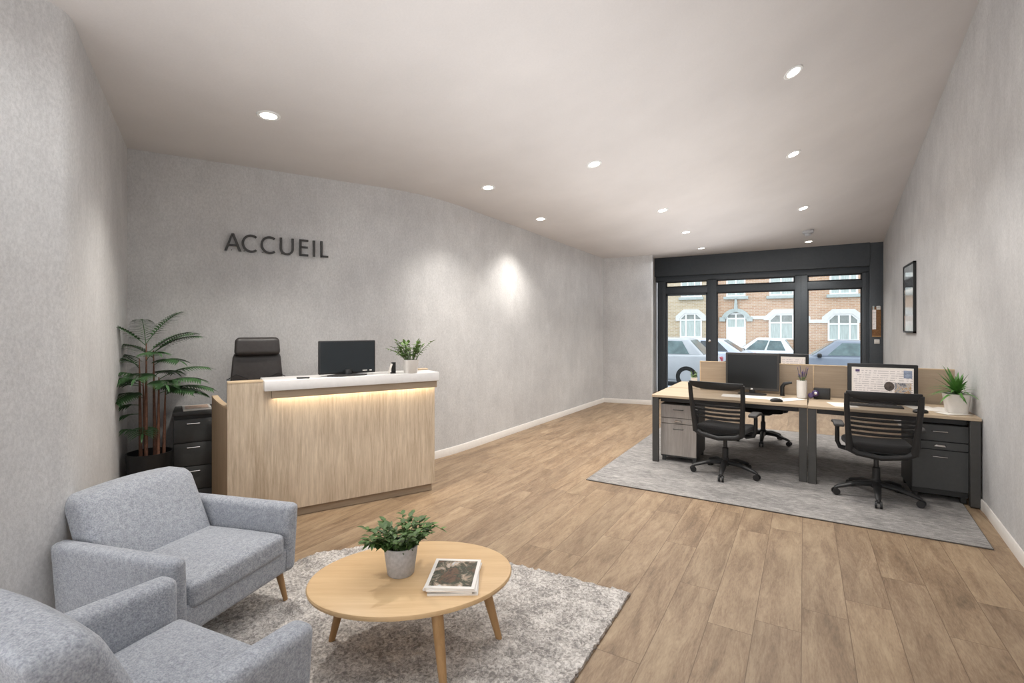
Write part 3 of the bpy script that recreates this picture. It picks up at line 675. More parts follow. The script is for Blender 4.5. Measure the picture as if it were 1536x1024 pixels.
# ------------------------------------------------------------------ office rug and desks
t = thing('office_rug', 'flat grey woven rug under the office desks', 'rug', (0, 0, 0))
MB().prism([(-1.89, 4.63, .0005), (1.128, 4.624, .0005), (1.19, 5.7, .0005), (1.19, 8.3, .0005), (-1.89, 8.3, .0005)], (0, 0, .0085)).build('pile', M['rug2'], t)
mb = MB(); q = [(-1.89, 4.63), (1.128, 4.624), (1.19, 5.7), (1.19, 8.3), (-1.89, 8.3)]
for a, b in zip(q, q[1:]+q[:1]): mb.tube([(a[0], a[1], .0052), (b[0], b[1], .0052)], .0045, 6)
mb.build('binding', M['rug_edge'], t)
FZ = .010; DZ = .775
def desk(label, xa, xb, yf, yb, facing, ch):
    """facing -1: user on the -y side"""
    t = thing('office_desk', label, 'desk', ((xa+xb)/2, (yf+yb)/2, FZ), 0 if facing < 0 else math.pi, 'oak-topped office desks'); hx = (xb-xa)/2; hy = abs(yb-yf)/2
    MB().b2((-hx, -hy, DZ-FZ-.028), (hx, hy, DZ-FZ), .003, 1).build('tabletop', M['desk_top'], t)
    for sx in (-1, 1):
        x = sx*(hx-.038)
        MB().b2((x-.035, -hy+.008, 0), (x+.035, -hy+.05, DZ-FZ-.028), .004, 1).build('leg', M['desk_steel'], t)
        MB().b2((x-.02, hy-.07, 0), (x+.02, hy-.04, DZ-FZ-.028), .004, 1).build('leg', M['black_frame'], t)
        MB().b2((x-.02, -hy+.07, DZ-FZ-.07), (x+.02, hy-.07, DZ-FZ-.028), .003, 1).build('side_rail', M['black_frame'], t)
    MB().b2((-hx+.075, -hy+.10, DZ-FZ-.085), (hx-.075, -hy+.13, DZ-FZ-.028), .003, 1).build('shade_bar', M['black_frame'], t)  # black bar added for the dark shadow under the tabletop
    return t
desk('left front oak desk with a black monitor and lavender vase', -1.50, .030, 5.64, 6.41, -1, 0)
q_ = desk('right front oak desk against the wall with the spiky plant', .042, 1.302, 5.60, 6.37, -1, 0); q_.rotation_euler.z = R(-1.6)
desk('left rear oak desk behind the partition', -1.50, .032, 6.45, 7.23, 1, 0)
desk('right rear oak desk behind the partition, beside the wall', .036, 1.292, 6.45, 7.23, 1, 0)
for xa, xb, lab in ((-1.113, .0848, 'left oak panel of the desk partition, behind the black monitor'), (.0852, 1.285, 'right oak panel of the desk partition, reaching the wall')):
    t = thing('desk_partition', lab, 'partition panel', ((xa+xb)/2, 6.43, DZ-.06), 0, 'desk partition panels'); hx = (xb-xa)/2
    MB().b2((-hx+.012, -.012, .0), (hx, .012, .405), .002, 1).build('panel', M['screen_wood'], t)
    MB().b2((-hx, -.014, .0), (-hx+.012, .014, .405), .002, 1).build('edge_strip', M['oak_edge'], t); MB().b2((-hx, -.014, .401), (hx, .014, .412), .002, 1).build('top_strip', M['oak_edge'], t)
def pedestal(label, x0, x1, yf, dpt, ztop, mf, mside, hz, legs):
    t = thing('drawer_pedestal', label, 'drawer unit', ((x0+x1)/2, yf, FZ), 0); hx = (x1-x0)/2
    MB().b2((-hx, .02, .05), (hx, dpt, ztop), .003, 1).build('carcass', mside, t)
    for sx in (-1, 1):
        for yy in (.05, dpt-.05): MB().b2((sx*(hx-.03)-.02, yy-.02, 0), (sx*(hx-.03)+.02, yy+.02, .05), .002, 1).build('foot', mside, t)
    for z0, z1, hk in hz:
        dr = MB().b2((-hx+.002, 0, z0), (hx-.002, .022, z1), .003, 1).build('drawer', mf, t)
        zz = z1-.055 if hk == 'bar' else (z0+z1)/2
        if hk == 'bar': MB().tube([(-.055, 0, zz), (-.05, -.022, zz), (.05, -.022, zz), (.055, 0, zz)], .004, 8).build('handle', M['chrome'] if mf is not M['grey_wood'] else M['desk_steel'], dr)
        else: MB().prism([(-.045, 0, zz-.008), (.045, 0, zz-.008), (.03, 0, zz+.012), (-.03, 0, zz+.012)], (0, -.02, 0), .003, 1).build('handle', M['chrome'], dr)
    return t
pedestal('grey wood-fronted drawer unit under the left front desk', -1.425, -1.03, 5.74, .55, .655, M['grey_wood'], M['cabinet'], [(.50, .65, 'bar'), (.435, .495, 'cup'), (.07, .43, 'bar')], 0)
pedestal('dark charcoal drawer unit under the right front desk', .835, 1.224, 5.645, .55, .675, M['cabinet'], M['cabinet_dark'], [(.53, .672, 'bar'), (.455, .524, 'cup'), (.10, .449, 'bar')], 0)
# task chairs
def task_chair():
    c = thing('office_chair', '', 'chair', (0, 0, 0), 0)
    for k in range(5):
        a = R(-90+72*k); ca, sa = math.cos(a), math.sin(a)
        lg = MB().tube([(.03*ca, .03*sa, .125), (.16*ca, .16*sa, .118), (.30*ca, .30*sa, .078), (.325*ca, .325*sa, .066)], [.036, .030, .022, .016], 10, .75, (0, 0, 1)).build('base_leg', M['black_plastic'], c)
        mb = MB(); px, py = .32*ca, .32*sa; tw = Vector((-sa, ca, 0))
        for s_ in (-1, 1): mb.tube([Vector((px, py, .031))+tw*s_*.010, Vector((px, py, .031))+tw*s_*.026], .030, 16)
        mb.box((px, py, .058), (.022, .022, .03), .004); mb.build('caster', M['black_plastic'], lg)
    MB().lathe([(.036, .09), (.040, .10), (.040, .16), (.030, .17), (.030, .27), (.020, .28), (.020, .40), (0, .40)], n=20).build('gas_lift', M['black_plastic'], c)
    MB().soft((.24, .30, .07), .025, 8, lambda u, v, w_, p: Vector((p.x*(1+.25*w_), p.y*(1+.2*w_), p.z+.405))).build('seat_mechanism', M['black_plastic'], c)
    MB().soft((.48, .47, .08), .036, 12, lambda u, v, w_, p: Vector((p.x, p.y+.03, p.z+.475-.03*max(0, v)**3+.012*(u*u)))).build('seat', M['seat_black'], c)
    yb = lambda z: -.215-.17*(z-.43)**1.0-.0
    hw = lambda z: .225+.030*min(1, (z-.43)/.4)
    # frame of the backrest: two broad uprights, bowed bottom rail, headband
    mb = MB()
    for s_ in (-1, 1):
        zs = [.455, .52, .62, .74, .86, .965]; mb.tube([(s_*hw(z), yb(z)-.005, z) for z in zs], [.030, .027, .024, .022, .022, .021], 10, .8, (0, 1, 0))
    mb.tube([(-.225, yb(.46), .465), (-.17, yb(.43)-.01, .432), (0, yb(.42)-.022, .408), (.17, yb(.43)-.01, .432), (.225, yb(.46), .465)], [.028, .024, .022, .024, .028], 10, .8, (0, 1, 0))
    mb.tube([(0, yb(.42)-.01, .41), (0, -.12, .40)], [.05, .04], 10, .4, (0, 0, 1)); mb.build('back_frame', M['black_frame'], c)
    n = 12; top = []; bot = []
    for i in range(n+1):
        u = -1+2*i/n; x = u*.262; top.append((x, yb(.98)-.018-.01*(1-u*u), .985)); bot.append((x, yb(.92)-.018-.01*(1-u*u), .945-.035*(1-u**4)))
    MB().prism(top+bot[::-1], (0, .030, 0), .005, 2).build('headband', M['black_frame'], c)
    mb = MB(); g_ = []
    for j in range(9):
        z = .46+(.95-.46)*j/8; g_.append([mb.bm.verts.new((u*hw(z)*.97, yb(z)-.012*(1-u*u)-.006, z)) for u in [-1+2*i/8 for i in range(9)]])
    for j in range(8):
        for i in range(8): mb.bm.faces.new((g_[j][i], g_[j][i+1], g_[j+1][i+1], g_[j+1][i]))
    mb.build('mesh_back', M['mesh'], c, 80)
    for k in range(4):
        z = .615+.042*k; P = [(u*hw(z)*.93, yb(z)+.012-.010*(1-u*u), z-.008*(1-u*u)) for u in [-1+2*i/8 for i in range(9)]]
        MB().tube(P, .0125, 8, .35, (0, 1, 0)).build('lumbar_slat', M['black_frame'], c)
    for s_ in (-1, 1):
        ar = MB().tube([(s_*.20, .0, .415), (s_*.275, .0, .43), (s_*.295, .0, .48), (s_*.295, .0, .60), (s_*.293, .0, .645)], [.022, .02, .019, .018, .018], 10, 1.5, (0, 1, 0)).build('armrest', M['black_frame'], c)
        MB().soft((.085, .235, .032), .014, 8, lambda u, v, w_, p: Vector((p.x+s_*.29, p.y+.01, p.z+.655-.012*v*v))).build('arm_pad', M['dark_grey'], ar)
    return c
ch = task_chair()
tag(ch, 'black mesh office chair at the left front desk, back to the viewer', 'chair', 'black mesh office chairs'); 
def place_chair(o, x, y, a, star=0):
    o.location = (x, y, FZ); o.rotation_euler.z = R(a)
    for k in o.children:
        if k.name.startswith('base_leg'): k.rotation_euler.z = R(star-a)
place_chair(ch, -.71, 5.56, -10)
for lab, x, y, a, st_ in (('black mesh office chair at the right front desk, back to the viewer', .56, 5.475, 3, -3), ('black mesh office chair behind the partition, seen below the desk', -.47, 7.34, 183, 0)):
    o = copy_tree(ch); place_chair(o, x, y, a, st_); tag(o, lab)
# monitors on the desks
display('desktop_monitor', 'large black monitor with a blank screen on the left front desk', (-.515, 6.22, DZ), R(-2), .555, .425, .045, .022, .05, M['screen'], M['dark_grey'], (.15, .11))
def page_screen(name, label, loc, rotz, w, h, zbot, sticker):
    t = display(name, label, loc, rotz, w, h, .05, .035, zbot, M['paper'], M['black_frame'], (.13, .10), logo=False)
    x0, x1, z0, z1 = -w/2+.052, w/2-.042, zbot+.06, zbot+h-.052
    MB().b2((x0, -.005, z0), (x1, -.001, z1)).build('page', M['page'], t)
    W_, H_ = x1-x0, z1-z0; n = NT('page picture'); v = n.coords(); f = n.noise(v, 22, 5, .7, 1)
    n.bsdf(n.ramp(f, [(.35, lin('#2f2e33')), (.45, lin('#8d8f98')), (.52, lin('#c9c2bb')), (.58, lin('#b98d4d')), (.66, lin('#5d7086'))]), .5)
    if sticker == 'wide':
        mb = MB(); c_ = (x0+.61*W_, z0+.42*H_); mb.prism([(c_[0]+.042*math.cos(a*math.pi/6), -.007, c_[1]+.046*math.sin(a*math.pi/6)) for a in range(12)], (0, .003, 0)); mb.build('round_picture', M['pic_dark'], t)
        mb = MB(); mb.b2((x0+.70*W_, -.007, z0+.1*H_), (x1-.012, -.004, z0+.55*H_)); mb.build('picture', n.m, t)
        mb = MB(); mb.b2((x0+.85*W_, -.007, z0+.72*H_), (x1-.006, -.004, z1-.004)); mb.build('thumbnail', M['pic_blue'], t)
        mb = MB(); mb.b2((x0+.015, -.007, z1-.03), (x0+.05, -.004, z1-.006)); mb.build('icon', M['purple'], t)
    else:
        mb = MB(); mb.b2((x0+.02, -.007, z0+.12*H_), (x0+.55*W_, -.004, z0+.62*H_)); mb.build('picture', n.m, t)
    return t
M['page'] = page_mat('text page', True); M['pic_dark'] = noisy('dark round picture', '#4d4440', .5, var=.8, scale=28); M['pic_blue'] = noisy('blue thumbnail', '#8f9bb2', .5, var=.3, scale=60)
page_screen('desktop_monitor', 'black-framed monitor showing a page with pictures, right front desk', (.672, 6.12, DZ), R(0), .57, .40, .0, 'wide').location.z = DZ
page_screen('desktop_monitor', 'partly hidden monitor beyond the partition, left of the seam, showing a page', (-.115, 6.86, DZ), R(-1), .33, .42, .025, 'left')
# things on the desks
def sheet(name, label, loc, rotz, w, h, mat=None, cat='paper', curl=0, group=None):
    mb = MB(); g_ = []
    for j in range(5):
        g_.append([mb.bm.verts.new((-w/2+w*i/4, -h/2+h*j/4, .0012+curl*(abs(i/2-1)**2)*.004)) for i in range(5)])
    for j in range(4):
        for i in range(4): mb.bm.faces.new((g_[j][i], g_[j][i+1], g_[j+1][i+1], g_[j+1][i]))
    ex = bmesh.ops.extrude_face_region(mb.bm, geom=mb.bm.faces[:])
    for v in ex['geom']:
        if isinstance(v, bmesh.types.BMVert): v.co.z -= .001
    return tag(mb.build(name, mat or M['paper'], None, 60, loc, rotz), label, cat, group)
sheet('paper_sheet', 'wide white paper under the foot of the black monitor', (-.50, 6.00, DZ), R(3), .60, .24)
sheet('paper_sheet', 'white paper beside the mouse on the left front desk', (-.155, 5.95, DZ+.0015), R(-38), .15, .40)
sheet('paper_sheet', 'white paper left of the chair on the right front desk', (.33, 5.86, DZ), R(12), .21, .30)
sheet('paper_sheet', 'white paper right of the page monitor on the right desk', (.97, 6.0, DZ), R(12), .21, .30)
sheet('paper_sheet', 'white paper reaching under the spiky plant', (1.12, 5.98, DZ+.0014), R(-32), .21, .30)
sheet('paper_sheet', 'white paper in front of the spiky plant near the desk edge', (1.14, 5.76, DZ+.0028), R(-60), .15, .22)
def mouse(label, loc, rotz):
    t = thing('computer_mouse', label, 'mouse', loc, rotz, 'black computer mice')
    MB().soft((.066, .115, .036), .017, 10, lambda u, v, w_, p: Vector((p.x*(1-.15*abs(v)), p.y, max(.001, (p.z+.018)*(1-.35*v*v))))).build('mouse_shell', M['black_plastic'], t)
    MB().lathe([(.007, -.003), (.007, .003)], (0, .03, .028), 12, 'x').build('scroll_wheel', M['dark_grey'], t)
mouse('black computer mouse on the left front desk', (-.245, 5.74, DZ), R(-70)); mouse('black computer mouse on the right desk beside the chair', (.90, 5.66, DZ), R(-60))
t = thing('computer_keyboard', 'dark keyboard behind the chair on the right desk', 'keyboard', (.60, 5.90, DZ), 0); MB().b2((-.21, -.065, 0), (.21, .065, .014), .004).build('keyboard_body', M['dark_grey'], t)
mb = MB()
for r_ in range(4):
    for k in range(14): mb.box((-.19+.0292*k, -.045+.03*r_, .0155), (.022, .022, .004), .001, 1)
mb.build('keys', M['black_plastic'], t)
t = thing('lavender_vase', 'white cylindrical vase with purple lavender in front of the partition', 'vase', (-.02, 6.18, DZ))
MB().lathe([(.044, 0), (.048, .004), (.050, .10), (.050, .192), (.045, .192), (.044, .17), (0, .17)], n=28).build('vase', M['ceramic'], t)
rnd = random.Random(4); st = MB(); fl_ = MB()
for k in range(17):
    a = rnd.uniform(0, 6.28); rr = rnd.uniform(.01, .075); hh = rnd.uniform(.24, .345); q = Vector((rr*math.cos(a), rr*math.sin(a), hh)); p0 = Vector((rr*.3*math.cos(a), rr*.3*math.sin(a), .17))
    st.tube([p0, q], .0016, 5)
    for j in range(7):
        b = p0.lerp(q, .62+.4*j/6)
        for m_ in range(3): fl_.leaf(b, (math.cos(a+m_*2.1+j), math.sin(a+m_*2.1+j), .6), .013, .008, 0, n=2)
    if k % 2: st.leaf(p0.lerp(q, .3), (math.cos(a), math.sin(a), 1), .05, .01, .2)
st.build('stem', M['leaf'], t, 80); fl_.build('flowers', M['lavender'], t, 80)
t = thing('ornament_box', 'small black box with a purple ornament beside the vase', 'box', (.155, 6.22, DZ), R(-6)); MB().b2((-.065, -.03, 0), (.085, .05, .115), .004).build('box_body', M['black_plastic'], t)
mb = MB(); mb.lathe([(.0, -.03), (.026, -.02), (.034, 0), (.026, .02), (0, .03)], (-.045, -.062, .062), 20, 'y'); mb.lathe([(.02, -.02), (.03, 0), (.02, .02)], (-.085, -.055, .035), 16, 'y'); mb.build('ornament', M['purple'], t)
MB().lathe([(.012, -.032), (.014, -.034), (.0, -.036)], (-.040, -.062, .066), 16, 'y').build('ornament_eye', M['chrome'], t)
t = thing('desk_bracket', 'black L-shaped bracket standing between the monitor and the vase', 'bracket', (-.20, 6.28, DZ))
MB().tube([(-.01, 0, .0), (-.01, 0, .10), (.01, 0, .135), (.06, -.01, .15), (.085, -.01, .152)], [.022, .022, .02, .016, .012], 10).build('bracket_arm', M['black_frame'], t); MB().lathe([(.03, 0), (.03, .004), (0, .004)], (-.01, 0, 0), 16).build('bracket_foot', M['black_frame'], t)
t = thing('potted_plant', 'spiky green plant in a square white pot by the right wall', 'plant', (1.18, 5.84, DZ+.004), R(0))
MB().lathe([(.070, 0), (.074, .005), (.093, .16), (.095, .168), (.086, .168), (.083, .145), (0, .145)], n=40, pw=4.0).build('pot', M['ceramic'], t)
MB().lathe([(.082, .14), (.06, .155), (0, .16)], n=20).build('soil', M['soil'], t)
mb = MB(); rnd = random.Random(8)
for k in range(46):
    a = k*2.399; el = 1.25-1.15*(k/46); L = rnd.uniform(.21, .30)
    q = Vector((math.cos(a)*math.cos(el), math.sin(a)*math.cos(el), math.sin(el)))
    if q.x > 0: q.x *= .42; L *= .8
    mb.leaf((.012*math.cos(a), .012*math.sin(a), .15+.05*el/1.25), q, L, .027, .45 if el < .8 else .2, n=6)
mb.build('foliage', M['leaf_bright'], t, 80)
t = thing('potted_plant', 'tiny plant in a white pot on the rear desk, left of the partition', 'plant', (-1.30, 7.06, DZ))
MB().lathe([(.038, 0), (.045, .075), (.040, .08), (.038, .065), (0, .065)], n=24).build('pot', M['ceramic'], t); bushy(t, .06, .05, .09, 9, 5, M['leaf_pale'], .035, .018, 9)
# picture on the right wall
t = thing('wall_picture', 'tall black-framed glazed picture on the right wall', 'picture', (1.304, 8.87, 1.465))
mb = MB()
for a, b in (((-.035, -.40, 0), (0, -.375, .98)), ((-.035, .375, 0), (0, .40, .98)), ((-.035, -.40, .955), (0, .40, .98)), ((-.035, -.40, 0), (0, .40, .025))): mb.b2(a, b, .003, 1)
mb.build('picture_frame', M['black_frame'], t)
n = NT('glazed picture with painted reflection'); v = n.coords(); f = n.noise(v, 5, 4, .6); tcg = n.add('TexCoord'); sp = n.add('SeparateXYZ', i_Vector=tcg.outputs['Generated'])
bands = n.ramp(sp.outputs[2], [(0, lin('#b9b4ae')), (.22, lin('#c0aca0')), (.27, lin('#77736f')), (.55, lin('#8a8784')), (.63, lin('#c8beb4')), (.66, lin('#55585b')), (.79, lin('#5d6164')), (.82, lin('#c3cbcf')), (1, lin('#cfd6d9'))])  # colour bands paint the window's reflection into the picture glass
p_ = n.bsdf(n.mix(bands, n.ramp(f, [(.35, (.6, .6, .6)), (.65, (1, 1, 1))]), .5, 'MULTIPLY'), .08, spec=.7)
MB().b2((-.022, -.376, .024), (-.002, .376, .956)).build('print', n.m, t)

# ------------------------------------------------------------------ the street outside
mb = MB(); mb.b2((-14, SHOP+.15, -.25), (14, 14.2, -.12)); struct('pavement', mb, M['paving'], 'pale pavement in front of the shop', 'pavement')
mb = MB(); mb.b2((-30, 14.2, -.4), (30, 24, -.27)); struct('street', mb, M['asphalt'], 'pale asphalt street with parked cars', 'street')
mb = MB(); mb.b2((-30, 24, -.4), (30, 26.1, -.13)); struct('pavement_far', mb, M['paving'], 'pavement across the street', 'pavement')
FY = 26.0
def sash(parent, x0, x1, z0, z1, cols, tz, depth=.10, cut=0):
    """a window of the row houses: frame with mullions (part), panes (sub-parts)"""
    mb = MB(); y0, y1 = FY-.05, FY+.02; fw = .07
    ocut = cut
    def outer(x0_, x1_, z0_, z1_, c_): return [(x0_, z0_), (x1_, z0_), (x1_, z1_-c_), (x1_-c_, z1_), (x0_+c_, z1_), (x0_, z1_-c_)] if c_ else [(x0_, z0_), (x1_, z0_), (x1_, z1_), (x0_, z1_)]
    P = outer(x0, x1, z0, z1, cut); Q = outer(x0+fw, x1-fw, z0+fw, z1-fw, max(0, cut-.02)); m = len(P)
    if m != len(Q): Q = P
    for k in range(m):
        a, b, c_, d_ = P[k], P[(k+1) % m], Q[(k+1) % m], Q[k]; mb.prism([(q[0], y0, q[1]) for q in (a, b, c_, d_)], (0, y1-y0, 0))
    xs = [x0+(x1-x0)*c_ for c_ in cols]
    for x in xs: mb.b2((x-.035, y0+.005, z0+.02), (x+.035, y1, z1-.04))
    if tz: mb.b2((x0+.03, y0+.004, tz-.035), (x1-.03, y1, tz+.035))
    w_ = mb.build('window', M['pvc'], parent)
    if tz:
        MB().prism([(q[0], FY-.012, q[1]) for q in [(x0+.03, z0+.03), (x1-.03, z0+.03), (x1-.03, tz), (x0+.03, tz)]], (0, .01, 0)).build('pane', M['curtain'], w_)
        MB().prism([(q[0], FY-.012, q[1]) for q in outer(x0+.03, x1-.03, tz, z1-.03, max(0, cut-.01))], (0, .01, 0)).build('pane', M['pane_d'], w_)
    else: MB().b2((x0+.03, FY-.012, z0+.03), (x1-.03, FY-.002, z1-.03)).build('pane', M['curtain'], w_)
    return w_
def surround(parent, x0, x1, z0, zs, z1, wd, cut, mat, y=.09):
    mb = MB(); P = [(x0-wd, zs), (x0-wd, z1+wd-cut-wd*.5), (x0+cut-wd*.3, z1+wd), (x1-cut+wd*.3, z1+wd), (x1+wd, z1+wd-cut-wd*.5), (x1+wd, zs)]
    Q = [(x0, zs), (x0, z1-cut), (x0+cut, z1), (x1-cut, z1), (x1, z1-cut), (x1, zs)]
    for k in range(5): mb.prism([(q[0], FY-y, q[1]) for q in (P[k], P[k+1], Q[k+1], Q[k])], (0, y-.002, 0))
    return mb.build('window_surround', mat, parent)
def sill(parent, x0, x1, z, mat): return MB().b2((x0-.12, FY-.14, z-.14), (x1+.12, FY, z), .01, 1).build('window_sill', mat, parent)
def facade(x0, x1, mat, name, label):
    b = thing(name, label, 'building', (0, 0, 0)); mb = MB(); mb.b2((x0, FY, -.15), (x1, FY+.6, 8.0)); mb.build('brick_wall', mat, b)
    mb = MB(); mb.prism([(x0, FY-.3, 8.0), (x0, FY+5, 10.5), (x0, FY+5, 8.0)], (x1-x0, 0, 0)); mb.build('roof', M['roof'], b); return b
hb = facade(-3.69, 9, M['brick_o'], 'brick_townhouse', 'orange brick row house across the street with white arched windows')
hl = facade(-12, -3.69, M['brick_y'], 'brick_townhouse', 'yellowish brick house across the street, seen through the glass door')
sash(hl, -5.43, -4.41, 3.05, 4.7, (.33, .67), None); sill(hl, -5.40, -4.45, 3.06, M['stone_g'])
sash(hl, -5.47, -4.40, 1.0, 2.24, (.28, .68), 1.9, cut=.22); surround(hl, -5.47, -4.40, 1.0, 1.86, 2.24, .20, .24, M['stone'])
sash(hb, -3.27, -2.42, 3.02, 4.7, (.5,), None); sill(hb, -3.27, -2.42, 3.03, M['stone_g'])
sash(hb, -1.40, .05, 3.00, 4.7, (.33, .67), None); sill(hb, -1.40, .05, 3.01, M['stone_g'])
sash(hb, .98, 2.02, 2.98, 4.7, (.36, .72), None); sill(hb, .98, 2.02, 2.99, M['stone_g'])
dr = sash(hb, -3.27, -2.41, -.1, 2.22, (.5,), 1.95); dr.name = 'front_door'
MB().b2((-3.22, FY-.06, -.1), (-2.46, FY-.01, 1.55)).build('door_leaf', M['pvc'], dr)
mb = MB(); P = arc_band(-2.84, 1.62, .73, .82, 28, 152, .21, 16); mb.prism([(p[0], FY-.12, p[1]) for p in P], (0, .118, 0)); mb.prism([(-2.93, FY-.14, 2.28), (-2.75, FY-.14, 2.28), (-2.80, FY-.14, 2.92), (-2.88, FY-.14, 2.92)], (0, .13, 0)); 
for s_ in (-1, 1): mb.b2((-2.84+s_*.60-.13, FY-.12, 1.82), (-2.84+s_*.60+.13, FY, 2.02))
mb.build('door_hood', M['stone_g'], hb)
sash(hb, -1.42, .03, .96, 2.15, (.34, .68), 1.74, cut=.25); surround(hb, -1.42, .03, .96, 1.86, 2.15, .22, .26, M['stone'])
sash(hb, .91, 2.06, .93, 2.12, (.36, .71), 1.68, cut=.22); surround(hb, .91, 2.06, .93, 1.72, 2.12, .22, .24, M['stone'])
mb = MB(); mb.b2((.13, FY-.06, 1.73), (.72, FY, 1.88)); mb.b2((2.25, FY-.06, 1.73), (6, FY, 1.88)); mb.b2((-2.2, FY-.06, 1.92), (-1.6, FY, 2.06)); mb.build('stone_band', M['stone'], hb)
MB().cyl((-3.69, FY-.08, -.1), (-3.69, FY-.08, 7.8), .05).build('drain_pipe', M['stone'], hb)
def quad_in(q, u0, u1, v0, v1):
    a, b, c_, d_ = [Vector(p) for p in q]
    f = lambda u, v: (a*(1-u)+b*u)*(1-v)+(d_*(1-u)+c_*u)*v
    return [f(u0, v0), f(u1, v0), f(u1, v1), f(u0, v1)]
def car(label, loc, L, Ht, paint, glass, hood, trunk, roof0, roof1, belt=.90, rot=0, W=1.72):
    """front points to -x. hood / trunk: x where the windscreen / rear window meet the body; roof0..roof1 the roof"""
    t = thing('parked_car', label, 'car', loc, rot, 'cars parked in the street'); h = L/2
    prof = [(-h, .30), (-h+.04, .62), (-h+.35, .74), (hood, belt), (trunk, belt+.03), (h-.12, belt-.02), (h, .70), (h-.02, .32), (h-.3, .20), (-h+.3, .20)]
    MB().prism([(x, -W/2, z) for x, z in prof], (0, W, 0), .07, 3).build('body', paint, t, 50)
    wb, wr = W/2-.06, W/2-.26; z0, z1 = belt-.02, Ht
    b = bmesh.new(); V = [b.verts.new(p) for p in ((hood, -wb, z0), (trunk, -wb, z0), (trunk, wb, z0), (hood, wb, z0), (roof0, -wr, z1), (roof1, -wr, z1-.04), (roof1, wr, z1-.04), (roof0, wr, z1))]
    for f in ((0, 1, 5, 4), (1, 2, 6, 5), (2, 3, 7, 6), (3, 0, 4, 7), (4, 5, 6, 7), (3, 2, 1, 0)): b.faces.new([V[k] for k in f])
    co = [v.co.copy() for v in V]; bmesh.ops.bevel(b, geom=b.edges[:], offset=.07, segments=3, affect='EDGES', profile=.5); m_ = MB(); m_.merge(b); m_.build('cabin', paint, t, 50)
    for s_, q in ((-1, (co[0], co[1], co[5], co[4])), (1, (co[3], co[2], co[6], co[7]))):
        for u0, u1 in ((.13, .48), (.52, .86)):
            P = quad_in(q, u0, u1, .12, .84); nr = Vector((0, s_*.9, .4)).normalized(); MB().prism([p+nr*.004 for p in P], nr*.008).build('side_window', glass, t)
    for q, s_, nm in (((co[0], co[3], co[7], co[4]), -1, 'windscreen'), ((co[1], co[2], co[6], co[5]), 1, 'rear_window')):
        P = quad_in(q, .08, .92, .1, .9); nr = Vector((s_*.7, 0, .7)); MB().prism([p+nr*.004 for p in P], nr*.008).build(nm, glass, t)
    for sx in (-h+.78, h-.80):
        for s_ in (-1, 1):
            y = s_*(W/2-.10); wl_ = MB().lathe([(.20, -.11), (.31, -.10), (.335, -.05), (.335, .05), (.31, .115), (.20, .112)], (sx, y, .335), 28, 'y').build('wheel', M['tyre'], t)
            MB().lathe([(.0, -.12), (.19, -.116), (.20, .114), (0, .125)], (sx, y, .335), 20, 'y').build('hubcap', M['silver'], wl_)
    for s_ in (-1, 1):
        MB().soft((.10, .30, .15), .04, 6, lambda u, v, w_, p: Vector((p.x+h-.05, p.y+s_*(W/2-.19), p.z+.80))).build('tail_light', M['tail'], t)
        MB().soft((.14, .30, .13), .04, 6, lambda u, v, w_, p: Vector((p.x-h+.12, p.y+s_*(W/2-.19), p.z+.655))).build('headlight', M['headl'], t)
        MB().soft((.12, .18, .12), .04, 6, lambda u, v, w_, p: Vector((p.x+hood+.25, p.y+s_*(W/2+.03), p.z+belt+.04))).build('door_mirror', M['black_plastic'], t)
    return t
SZ = -.27
car('silver hatchback nearest the glass door, rear to the right', (-4.25, 16.0, SZ), 4.1, 1.50, M['silver'], M['car_glass'], -1.10, 1.75, -.35, 1.25, .96)
car('pearl white car behind the silver hatchback', (-3.65, 19.2, SZ), 4.3, 1.42, M['car_pearl'], M['car_glass_d'], -1.0, 1.85, -.3, 1.15, .92)
car('white coupe parked across the street, middle pane', (-2.15, 21.5, SZ), 4.0, 1.40, M['car_white'], M['car_glass'], -.10, 1.86, .60, 1.50, .90)
car('grey blue saloon seen through the right pane', (1.55, 18.2, SZ), 4.3, 1.42, M['car_grey'], M['car_glass'], -1.40, 1.60, -.70, .95, .92)

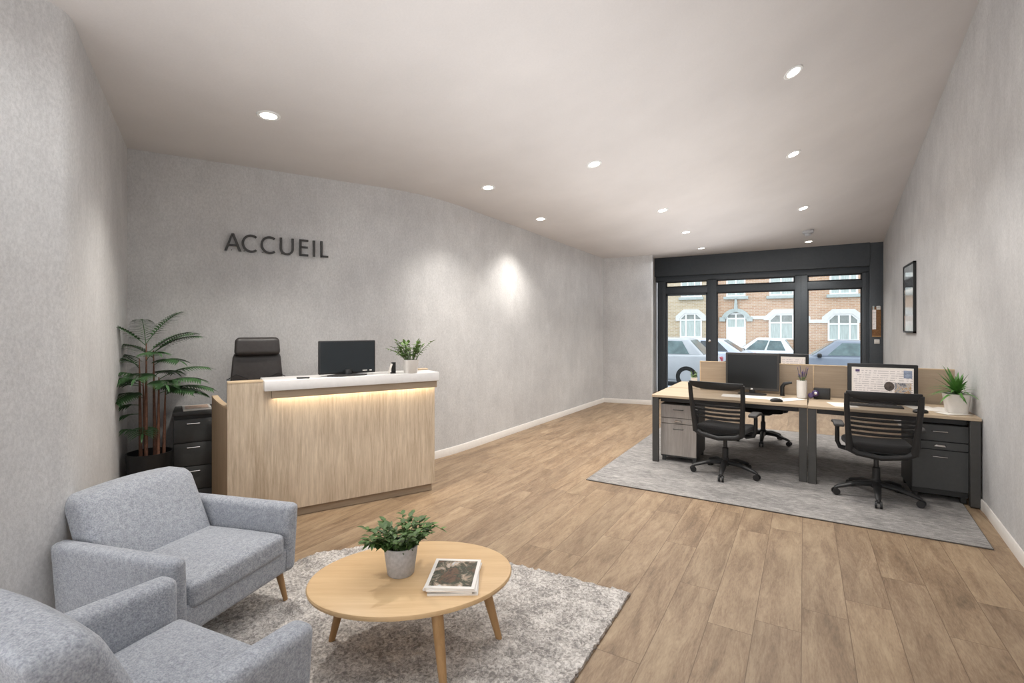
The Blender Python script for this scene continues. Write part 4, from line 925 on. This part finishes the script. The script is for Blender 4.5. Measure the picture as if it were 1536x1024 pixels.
# ------------------------------------------------------------------ light, world, camera
W = bpy.data.worlds.new('overcast sky'); sc.world = W; W.use_nodes = True; nt = W.node_tree; bg = nt.nodes['Background']
sky = nt.nodes.new('ShaderNodeTexSky'); sky.sky_type = 'NISHITA'; sky.sun_disc = False; sky.sun_elevation = R(50); sky.altitude = 0; sky.dust_density = 3; sky.air_density = 1
mx = nt.nodes.new('ShaderNodeMix'); mx.data_type = 'RGBA'; mx.inputs[0].default_value = .985; mx.inputs[7].default_value = (.95, .98, 1, 1)
nt.links.new(sky.outputs[0], mx.inputs[6]); nt.links.new(mx.outputs[2], bg.inputs[0]); bg.inputs[1].default_value = 1.55
def area(name, loc, rot, sx, sy, e, col):
    L = bpy.data.lights.new(name, 'AREA'); L.shape = 'RECTANGLE'; L.size = sx; L.size_y = sy; L.energy = e; L.color = col
    o = bpy.data.objects.new(name, L); COL.objects.link(o); o.location = loc; o.rotation_euler = rot; return o
area('rear_fill_light', (-1.0, -2.8, 1.6), (R(90), 0, R(180)), 3.6, 2.4, 165, (.97, .985, 1))  # added fill lamp behind the camera; the rear wall has no window
area('ceiling_bounce_fill', (-1.15, 4.6, 1.75), (R(180), 0, 0), 1.8, 10.5, 62, (.965, .98, 1))  # added fill lamp, no such fitting: lifts the ceiling like bounced light
area('overhead_fill', (-1.1, 5.0, 2.85), (0, 0, 0), 3.0, 11.0, 88, (.965, .985, 1))  # added soft fill from above, not one of the room's fittings
cam = bpy.data.cameras.new('camera'); cam.sensor_width = 36; cam.lens = 733/1536*36; cam.shift_y = -22/1536; cam.clip_start = .05
co_ = bpy.data.objects.new('camera', cam); COL.objects.link(co_); co_.location = (0, 0, 1.55); co_.rotation_euler = (R(90), 0, R(30.86)); sc.camera = co_
sc.view_settings.view_transform = 'Standard'; sc.view_settings.look = 'None'; sc.view_settings.exposure = .52
sc.cycles.use_denoising = True; sc.cycles.max_bounces = 10; sc.cycles.diffuse_bounces = 6; sc.cycles.sample_clamp_indirect = 8; sc.cycles.transparent_max_bounces = 16
sc.cycles.caustics_reflective = False; sc.cycles.caustics_refractive = False
